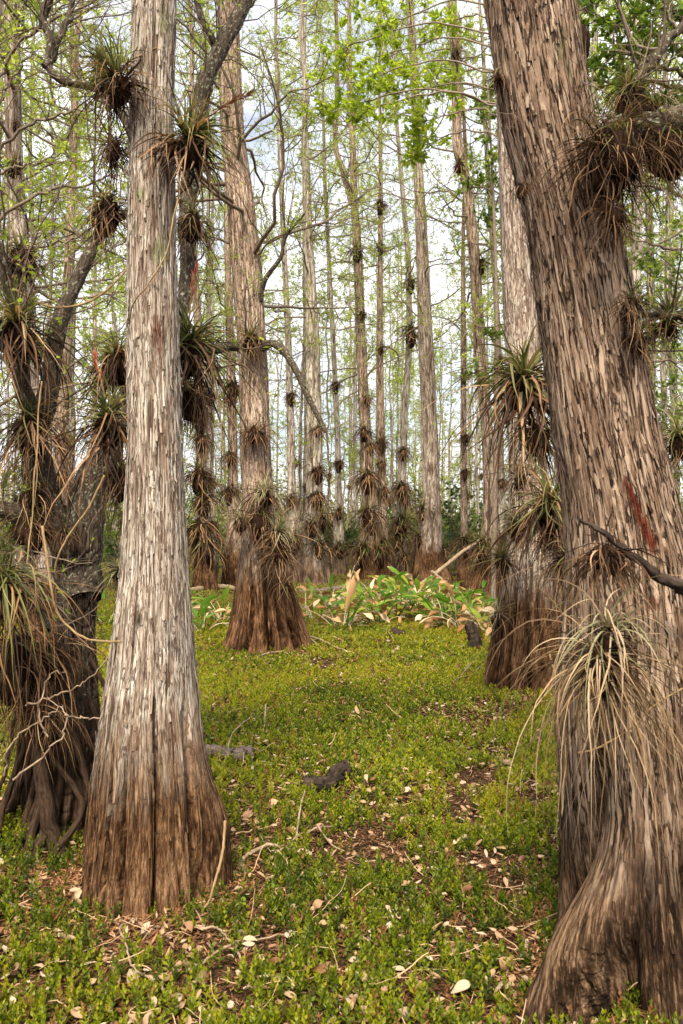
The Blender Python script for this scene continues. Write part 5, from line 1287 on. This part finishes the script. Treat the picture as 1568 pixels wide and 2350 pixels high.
def cover():
    mb = MB()
    for (n, y0, y1, hr, lev, ll, two, pw, sd) in [(21000, 1.6, 4.3, (0.035, 0.095), 6, 0.0215, True, 0.8, 1), (30000, 4.3, 8.0, (0.025, 0.08), 4, 0.030, False, 0.8, 2), (46000, 8.0, 15.0, (0.02, 0.07), 3, 0.040, False, 0.9, 3)]:
        x, y, r = scatter(n, sd, y0, y1, pw, 1.0)
        k = r.random(n) < cover_density(x, y)
        x, y = x[k], y[k]
        v = np.clip(0.75 * fbm(np.stack([x * 1.1, y * 0.9, 0 * x + 8], -1), 2) - 0.02 + r.normal(0, 0.13, len(x)) + 0.004 * (y - 5), 0, 0.97)
        v[r.random(len(x)) < 0.06] = 1.0
        sprigs(mb, x, y, r, r.uniform(hr[0], hr[1], len(x)), lev, ll, 0.52, two, v)
    o = mb.build('ground_cover', M['cover'], smooth=False)
    tag(o, 'bright green low creeping plants carpeting the swamp floor', 'ground cover', kind='stuff')
    mb = MB()
    x, y, r = scatter(90000, 4, 13.0, 42.0, 1.1, 1.0)
    k = r.random(len(x)) < np.clip(0.25 + cover_density(x, y), 0, 1) * (1 - 0.6 * sstep(18, 30, y))
    x, y = x[k], y[k]
    sprigs(mb, x, y, r, r.uniform(0.02, 0.06, len(x)), 2, 0.05, 0.5, False, np.clip(r.normal(0.45, 0.22, len(x)), 0, 1))
    o = mb.build('far_ground_cover', M['cover_far'], smooth=False)
    tag(o, 'olive green low plants on the swamp floor under the far trees', 'ground cover', kind='stuff')
cover()

def litter():
    mb = MB()
    for n, y0, y1, l, w, sd in [(70000, 1.6, 5.0, 0.034, 0.0036, 11), (60000, 5.0, 14.0, 0.055, 0.009, 12), (24000, 12.0, 40.0, 0.10, 0.016, 13)]:
        x, y, r = scatter(n, sd, y0, y1, 0.9, 1.0)
        a = r.uniform(0, 6.28, n)
        d = np.stack([np.cos(a), np.sin(a), r.normal(0, 0.14, n)], -1)
        k = r.uniform(0.4, 1.5, n)
        leaves(mb, np.stack([x, y, gz(x, y) + r.uniform(0.001, 0.014, n) + 0.03 * (r.random(n) < 0.3) * (y > 5)], -1), d, l * k, w * r.uniform(0.7, 1.8, n), r, two=False, flat=0.9, var=np.clip(r.normal(0.45, 0.25, n), 0, 1))
    for (cx, cy, rr, n) in [(-0.79, 3.25, 0.34, 5200), (1.08, 2.75, 0.42, 3800), (-1.25, 3.8, 0.5, 5200), (-0.95, 9.5, 0.62, 2500), (1.68, 7.3, 0.5, 2500)]:   # needles gathered against the trunks
        r = RNG(int(n + cx * 10)); a = r.uniform(0, 6.28, n); q = rr + np.abs(r.normal(0, 0.13, n)) - 0.06
        x, y = cx + np.cos(a) * q, cy + np.sin(a) * q
        b_ = r.uniform(0, 6.28, n); k = r.uniform(0.5, 1.6, n)
        pile = 0.035 * np.exp(-((q - rr) / 0.1) ** 2)
        leaves(mb, np.stack([x, y, gz(x, y) + r.random(n) * (0.008 + pile)], -1), np.stack([np.cos(b_), np.sin(b_), r.normal(0, 0.3, n)], -1), 0.04 * k, 0.005 * r.uniform(0.6, 1.8, n), r, two=False, flat=0.7, var=np.clip(r.normal(0.5, 0.25, n), 0, 1))
    r = RNG(77)                                            # thin dead stems among the cover
    n = 520
    y = 1.9 + 5.5 * r.random(n) ** 1.4; x = r.uniform(-0.46, 0.46, n) * y
    a = r.uniform(0, 6.28, n)
    P = grow(np.stack([x, y, gz(x, y) + r.uniform(0.01, 0.04, n)], -1), np.stack([np.cos(a), np.sin(a), r.normal(0.1, 0.15, n)], -1), r.uniform(0.05, 0.22, n), 8, 0.16, (0, 0, -0.02), r)
    P[:, :, 2] = np.maximum(P[:, :, 2], gz(P[:, :, 0], P[:, :, 1]) + 0.003)
    tubes(mb, P, r.uniform(0.0010, 0.0028, n)[:, None] * np.linspace(1, 0.6, 8)[None], 5, var=0.5 + 0.0 * a)
    o = mb.build('plant_litter', M['litter'], smooth=False)
    tag(o, 'reddish brown fallen cypress needles and bits covering the mud', 'litter', kind='stuff')
    # the broad dead leaves too many and too far to count
    mb = MB()
    for n, y0, y1, sd, l in [(9500, 1.7, 9.0, 14, 0.047), (6000, 9.0, 24.0, 15, 0.075)]:
        x, y, r = scatter(n, sd, y0, y1, 0.9, 1.0)
        a = r.uniform(0, 6.28, n)
        d = np.stack([np.cos(a), np.sin(a), r.normal(0.05, 0.25, n)], -1)
        ribbons(mb, np.stack([x, y, gz(x, y) + r.uniform(0.006, 0.045, n)], -1), d, l * r.uniform(0.5, 1.2, n), l * r.uniform(0.25, 0.55, n), 5, 0.05, 0.25, r, 'ovate', 0.22, curl=0.8)
    o = mb.build('leaf_litter', M['fallen']); tag(o, 'scattered small dead tan leaves among the green cover', 'litter', kind='stuff')
litter()

# the larger dead leaves, each its own
LEAFMESH = []
for k in range(8):
    r = RNG(700 + k)
    mb = MB()
    ribbons(mb, np.array([[0, -0.5, 0.0]]), np.array([[0.0, 1.0, 0.25]]), [1.0], [0.34 + 0.05 * (k % 4)], 10, 0.10 + 0.10 * (k % 3), 0.16, r, 'ovate', 0.16 + 0.13 * (k % 3), var=[(k * 0.37) % 1.0], curl=2.2)
    LEAFMESH.append(mb.build('fallen_leaf', M['fallen']))
r = RNG(71)
spots = [(660, 1935), (700, 1900), (1070, 1945), (1200, 1985), (330, 2150), (900, 2120), (1155, 2240), (690, 2345), (620, 2260), (470, 2270), (60, 2020), (30, 2060), (270, 2140), (1165, 1775), (1180, 1780), (1230, 1690), (860, 1870), (570, 1890), (590, 1900), (980, 2150), (1050, 2130), (1230, 1860), (1150, 2290), (740, 2120), (500, 2080), (945, 2235), (270, 2265), (310, 2290)]
while len(spots) < 290:
    y = 1.95 + 7.5 * r.random() ** 2.0
    x = r.uniform(-0.46, 0.46) * y
    q = (784 + 1828 * x / y, 1200 + 1828 * 1.5 / y)
    if q[1] < 2400:
        spots.append(q)
for i, (u, v) in enumerate(spots):
    p = gp(u, v)
    o = LEAFMESH[i] if i < 8 else LEAFMESH[int(r.integers(0, 8))].copy()
    if i >= 8: COL.objects.link(o)
    s = (r.uniform(0.06, 0.095) if i < 28 else r.uniform(0.035, 0.09)) * (1 + max(0, p[1] - 4) * 0.05)
    o.location = (p[0], p[1], p[2] + 0.022 + r.uniform(0, 0.03)); o.scale = (s, s, s)
    o.rotation_euler = (r.normal(0, 0.5), r.normal(0, 0.6), r.uniform(0, 6.28))
    tag(o, 'dead tan leaf lying on the green cover in the clearing', 'leaf', 'fallen dead leaves on the swamp floor')

# ------------------------------------------------------------------ sticks, logs and roots on the floor
def gpz(u, v, dz=0.0):
    p = gp(u, v); return p + np.array((0, 0, dz))
def gstick(label, pts, r0, r1, mat='dead_wood', name='fallen_stick', cat='stick', dz=0.02, side=(), wob=0.007, seed=0, k=8, rough=0.3):
    P = [gpz(p[0], p[1], p[2] if len(p) > 2 else dz) for p in pts]
    sd = [([gpz(p[0], p[1], p[2] if len(p) > 2 else dz) for p in s[0]], s[1], s[2]) for s in side]
    f = 1.0 if name != 'fallen_stick' else 0.72
    return stick(name, label, P, r0 * f, r1 * f, mat, cat, side=sd, wob=wob, seed=seed, k=k, rough=rough, group='dead wood lying on the swamp floor')
GS = [
    dict(label='grey rotten log piece with a dark end right of the pale trunk foot', pts=[(470, 1738), (510, 1745), (550, 1750), (582, 1742)], r0=0.032, r1=0.048, mat='grey_wood', name='log', cat='log', dz=0.045, k=16, rough=0.5, wob=0.01),
    dict(label='black knobbly log end lying in the green cover at the middle of the clearing', pts=[(700, 1822), (735, 1826), (765, 1815), (802, 1795, 0.07)], r0=0.032, r1=0.044, mat='black_wood', name='log', cat='log', dz=0.045, k=16, rough=0.55, wob=0.012),
    dict(label='white forked stick curving up right of the pale trunk foot', pts=[(512, 1818), (520, 1760, 0.06), (545, 1705, 0.10), (590, 1658, 0.07)], r0=0.009, r1=0.005, side=[([(522, 1755, 0.06), (545, 1740, 0.07), (572, 1735, 0.06), (600, 1742, 0.05)], 0.006, 0.003)], seed=2),
    dict(label='short straight pale stick standing slanted in the green cover', pts=[(600, 1708, 0.0), (606, 1680, 0.05), (610, 1650, 0.10)], r0=0.008, r1=0.008, seed=3, wob=0.001),
    dict(label='pale curved root with two bends between the pale trunk and the black log', pts=[(555, 2035, 0.0), (552, 1995, 0.03), (590, 1985, 0.05), (625, 1972, 0.04), (690, 1975, 0.02)], r0=0.013, r1=0.009, mat='dead_wood', seed=4),
    dict(label='dead forked twig lying over the bare litter patch', pts=[(620, 1990), (680, 1955, 0.05), (730, 1930, 0.05), (775, 1910, 0.03)], r0=0.009, r1=0.006, side=[([(680, 1955, 0.05), (690, 1900, 0.08), (700, 1870, 0.10)], 0.006, 0.003), ([(730, 1930, 0.05), (760, 1960, 0.03), (790, 1965, 0.01)], 0.005, 0.003)], seed=5),
    dict(label='long thin stick crossing the litter in front of the pale trunk', pts=[(415, 2145), (470, 2158, 0.03), (510, 2165, 0.03), (535, 2195, 0.02), (560, 2240)], r0=0.006, r1=0.005, seed=6, side=[([(470, 2158, 0.03), (455, 2130, 0.04), (440, 2100, 0.03)], 0.004, 0.003)]),
    dict(label='pale stick slanting up to the right near the bottom of the view', pts=[(430, 2255), (480, 2222, 0.03), (540, 2195, 0.03), (600, 2180, 0.02), (690, 2170, 0.01)], r0=0.007, r1=0.004, seed=7),
    dict(label='thin straight stick low in front of the pale trunk foot', pts=[(250, 2215), (310, 2195), (350, 2160, 0.03), (395, 2140, 0.02)], r0=0.005, r1=0.003, seed=8),
    dict(label='curved thin vine stem at the bottom left of the view', pts=[(300, 2150, 0.06), (290, 2200, 0.05), (305, 2250, 0.03), (370, 2295), (400, 2300)], r0=0.005, r1=0.004, seed=9),
    dict(label='crooked twig at the lower left below the prop roots', pts=[(0, 2085), (40, 2095), (80, 2110, 0.03), (130, 2112)], r0=0.005, r1=0.004, seed=10),
    dict(label='pale twig crossing in front of the prop roots', pts=[(110, 1945, 0.03), (140, 1925, 0.05), (200, 1924, 0.05)], r0=0.006, r1=0.004, seed=11),
    dict(label='bleached forked branch lying at the right foot of the middle cypress', pts=[(672, 1468, 0.12), (715, 1478, 0.09), (760, 1492, 0.05), (815, 1508)], r0=0.02, r1=0.010, side=[([(705, 1476, 0.09), (740, 1500, 0.04), (760, 1512)], 0.01, 0.006)], seed=12),
    dict(label='dead stick on the floor in front of the middle cypress', pts=[(580, 1522), (620, 1512, 0.04), (650, 1508, 0.04), (665, 1512)], r0=0.014, r1=0.010, seed=13),
    dict(label='thin branched stick lying left of the whitish cypress foot', pts=[(955, 1600), (1010, 1588, 0.03), (1050, 1570, 0.04), (1100, 1540, 0.06)], r0=0.010, r1=0.006, side=[([(1050, 1570, 0.04), (1070, 1552, 0.08), (1085, 1540, 0.1)], 0.006, 0.004)], seed=14),
    dict(label='grey stick pointing at the whitish cypress foot', pts=[(1040, 1555), (1075, 1535, 0.04), (1105, 1532, 0.03)], r0=0.012, r1=0.016, mat='grey_wood', seed=15),
    dict(label='pale fallen pole lying left behind the middle cypress', pts=[(430, 1362), (470, 1358), (500, 1356), (545, 1362)], r0=0.06, r1=0.05, dz=0.07, name='log', cat='log', seed=16, k=12),
    dict(label='grey fallen pole lying right behind the middle cypress', pts=[(690, 1362), (740, 1358), (790, 1356), (840, 1358)], r0=0.05, r1=0.04, dz=0.06, mat='grey_wood', name='log', cat='log', seed=17, k=12),
    dict(label='dark fallen log in the shade behind the marsh plants', pts=[(1000, 1330), (1050, 1322), (1095, 1318)], r0=0.06, r1=0.05, dz=0.06, mat='black_wood', name='log', cat='log', seed=18, k=12),
    dict(label='small dark chunk of wood in the mid clearing', pts=[(905, 1458), (915, 1462), (925, 1460)], r0=0.05, r1=0.04, dz=0.05, mat='black_wood', name='wood_chunk', cat='wood', seed=19, k=10),
    dict(label='dry stem lying left of the whitish cypress in the green cover', pts=[(870, 1440), (890, 1462, 0.05), (905, 1478, 0.03)], r0=0.008, r1=0.006, seed=20),
    dict(label='thin arched twig by the foot of the leaning trunk', pts=[(1195, 1830), (1215, 1822, 0.05), (1250, 1820, 0.03)], r0=0.005, r1=0.004, seed=21),
    dict(label='pale stick on the floor near the right edge of the clearing', pts=[(1080, 1630), (1115, 1632, 0.02), (1150, 1640)], r0=0.008, r1=0.006, seed=22),
    dict(label='brown stick at the bottom centre of the view', pts=[(795, 2320), (820, 2318, 0.02), (860, 2330)], r0=0.008, r1=0.008, seed=23),
]
for g in GS:
    gstick(**g)
# leaning dead pole in the background
stick('leaning_pole', 'long bleached dead pole leaning up in front of the straight tan cypress', [pt(905, 1378, 14.6), pt(960, 1345, 15.2), pt(1030, 1292, 15.6), pt(1075, 1258, 15.8), pt(1108, 1233, 16.0)], 0.05, 0.03, 'dead_wood', 'pole', seed=31)
stick('dead_branch', 'thin dead branch hanging down from the leaning pole', [pt(990, 1310, 15.4), pt(1020, 1335, 15.0), pt(1045, 1372, 14.8)], 0.03, 0.02, 'dead_wood', 'branch', seed=32)
# the dark stump
def stump():
    b = MB()
    p0 = gp(1092, 1492)
    D = p0[1]
    P = catmull([p0 + (0, 0, -0.08), pt(1090, 1470, D), pt(1082, 1445, D), pt(1075, 1425, D)], 26)
    R = np.concatenate([np.linspace(0.085, 0.06, 22), [0.055, 0.04, 0.02, 0.002]])
    tubes(b, P[None], R[None], 18, rough=0.35, rng=RNG(4))
    o = b.build('stump', M['black_wood'], None, origin=p0); tag(o, 'short black rotten stump leaning at the edge of the marsh plants', 'stump')
stump()

# ------------------------------------------------------------------ the marsh plants with broad leaves, green and dead
def marsh_plant(label, u, v, w, h, ng, nd_, seed, bent=False):
    p0 = gp(u, v); D = p0[1]
    t = thing('marsh_plant', p0, label, 'plant', 'broad leaved marsh plants at the back of the clearing')
    r = RNG(seed)
    W_, H_ = w * D / 1828, h * D / 1828
    st = MB()
    n = ng + nd_
    a = r.uniform(0, 6.28, n); rad = r.uniform(0, 0.30, n) * W_
    base_ = p0 + np.stack([np.cos(a) * rad, np.sin(a) * rad * 0.6, np.full(n, -0.02)], -1)
    d = np.stack([np.cos(a) * 0.5, np.sin(a) * 0.5, np.ones(n)], -1) + r.normal(0, 0.2, (n, 3))
    l = r.uniform(0.4, 1.05, n) * H_
    p = grow(base_, d, l, 8, 0.05, np.concatenate([np.tile([[0, 0, -0.02]], (ng, 1)), np.tile([[0, 0, -0.16]], (nd_, 1))]) if nd_ else (0, 0, -0.02), r)
    p[:, :, 2] = np.maximum(p[:, :, 2], 0.02)
    if ng:
        tubes(st, p[:ng], np.full((ng, 1), 0.009) * np.linspace(1, 0.5, 8)[None], 5, var=r.random(ng) * 0.1)
        st.build('stalks', M['marsh_leaf'], t)
        g = MB()
        dd = nrm(p[:ng, -1] - p[:ng, -3]) + np.stack([np.cos(a[:ng]) * 0.8, np.sin(a[:ng]) * 0.8, r.normal(0.25, 0.4, ng)], -1)
        ribbons(g, p[:ng, -1], dd, r.uniform(0.24, 0.42, ng), r.uniform(0.06, 0.10, ng), 8, 0.10, 0.10, r, 'lance', 0.18, curl=0.4)
        ribbons(g, p[:ng, 4], np.stack([np.cos(a[:ng] + 2), np.sin(a[:ng] + 2), 0.9 + 0 * a[:ng]], -1), r.uniform(0.10, 0.18, ng), r.uniform(0.03, 0.055, ng), 7, 0.12, 0.08, r, 'ovate', 0.25, curl=0.4)
        g.build('green_leaves', M['marsh_leaf'], t)
    if nd_:
        s2 = MB(); tubes(s2, p[ng:], np.full((nd_, 1), 0.008) * np.linspace(1, 0.6, 8)[None], 5)
        s2.build('dead_stalks', M['tan_leaf'], t)
        g = MB()
        dd = nrm(p[ng:, -1] - p[ng:, -3]) + r.normal(0, 0.25, (nd_, 3)) + np.array([0, 0, -0.25])
        ribbons(g, p[ng:, -1], dd, r.uniform(0.18, 0.36, nd_), r.uniform(0.05, 0.11, nd_), 8, 0.12, 0.16, r, 'lance', 0.4, curl=1.6)
        k = nd_
        ribbons(g, base_[-k:] + r.normal(0, 0.07, (k, 3)) * np.array([1, 1, 0.1]) + np.array([0, 0, 0.04]), np.stack([np.cos(a[-k:]), np.sin(a[-k:]), r.uniform(-0.1, 0.6, k)], -1), r.uniform(0.14, 0.32, k), r.uniform(0.03, 0.08, k), 7, 0.16, 0.14, r, 'lance', 0.4, curl=1.6)
        g.build('dead_leaves', M['tan_leaf'], t)
MP = [('bright green marsh plant at the left foot of the middle cypress', 508, 1432, 60, 85, 12, 10, 1), ('marsh plant with pale dead leaves left of the middle cypress', 462, 1455, 60, 75, 6, 14, 2), ('small green marsh plant right beside the pale trunk', 448, 1425, 40, 60, 5, 9, 3),
      ('sparse marsh plant of dead tan leaves just right of the middle cypress', 728, 1428, 80, 75, 7, 14, 4), ('marsh plant at the foot of the tall curled tan leaf', 790, 1440, 90, 85, 10, 14, 5), ('green and tan marsh plant right of the tall curled leaf', 835, 1418, 70, 70, 8, 14, 6),
      ('largest bright green marsh plant at the centre of the clump row', 905, 1428, 95, 100, 22, 10, 7), ('bright green marsh plant with an upright yellow edged leaf', 955, 1425, 90, 105, 16, 14, 8), ('marsh plant with big folded tan leaves right of the centre', 1000, 1428, 90, 90, 8, 18, 9),
      ('green marsh plant in front of the crooked cypress', 1040, 1425, 80, 85, 14, 14, 10), ('dead straw coloured marsh plant left of the black stump', 1062, 1448, 70, 90, 5, 18, 11), ('marsh plant of mixed green and straw leaves behind the black stump', 1098, 1430, 70, 90, 10, 16, 12),
      ('low dead marsh plant behind the green row', 880, 1385, 100, 60, 3, 14, 13), ('low straw marsh plant behind the green row at its right', 1010, 1385, 110, 60, 5, 16, 14), ('tan marsh plant beside the whitish cypress foot', 1118, 1455, 40, 60, 5, 12, 15), ('small marsh plant behind the left of the pale trunk', 245, 1440, 40, 70, 9, 5, 16),
      ('yellow green strappy marsh plant between the curled leaf and the largest green plant', 868, 1432, 60, 80, 14, 12, 17), ('leaning marsh plant with straw stalks behind the largest green plant', 925, 1398, 80, 80, 12, 16, 18), ('straw and green marsh plant behind the folded tan leaves', 980, 1400, 80, 80, 12, 16, 19), ('bright marsh plant left of the black stump', 1028, 1442, 60, 80, 14, 10, 20), ('thin strappy marsh plant right of the middle cypress at the back', 760, 1400, 70, 70, 8, 14, 21)]
for m_ in MP:
    marsh_plant(*m_)
# the tall curled dead leaf
def curled_leaf():
    p0 = gp(788, 1440); D = p0[1]
    t = thing('curled_leaf', p0, 'tall curled tan dead leaf standing upright among the marsh plants', 'leaf')
    P = catmull([p0, pt(792, 1410, D), pt(798, 1375, D), pt(804, 1330, D), pt(815, 1296, D)], 20)
    b = MB(); tubes(b, P[None], np.linspace(0.008, 0.003, 20)[None], 6, var=[0.5]); b.build('stalk', M['tan_leaf'], t)
    g = MB(); r = RNG(9)
    ribbons(g, np.array([pt(795, 1404, D), pt(797, 1380, D), pt(812, 1310, D)]), np.array([[0.08, -0.05, 1], [0.22, -0.1, 1], [0.7, -0.2, -0.4]]), [0.66, 0.5, 0.22], [0.12, 0.09, 0.07], 14, [0.03, 0.05, 0.1], 0.10, r, 'lance', 0.7, var=[0.45, 0.62, 0.5], curl=1.5)
    g.build('dead_blade', M['tan_leaf'], t)
curled_leaf()
# a few taller seedlings in the near cover
for i, (u, v, h, lab) in enumerate([(895, 1945, 0.16, 'thin green seedling standing above the cover in the clearing'), (620, 2110, 0.11, 'small seedling with round leaves in front of the pale trunk foot'), (555, 2110, 0.07, 'lowest round leaved seedling near the pale trunk'), (1260, 2160, 0.08, 'dark green seedling at the foot of the leaning trunk'), (230, 1520, 0.14, 'seedling with yellow leaves left of the pale trunk')]):
    p0 = gp(u, v); t = thing('seedling', p0, lab, 'seedling'); r = RNG(80 + i)
    p = grow(p0[None], np.array([[0.05, 0, 1.0]]), [h], 8, 0.05, (0, 0, 0), r)
    b = MB(); tubes(b, p, np.full((1, 8), 0.0018), 5); b.build('stem', M['broad_leaf'], t)
    q, dd, tt = spawn(p, r, 9, 0.3, 1.0, (0.9, 1.4))
    f = MB(); ribbons(f, q, dd, r.uniform(0.02, 0.036, 9), r.uniform(0.012, 0.02, 9), 6, 0.1, 0.05, r, 'ovate', 0.15); f.build('leaves', M['broad_leaf' if i != 4 else 'young_leaf'], t)
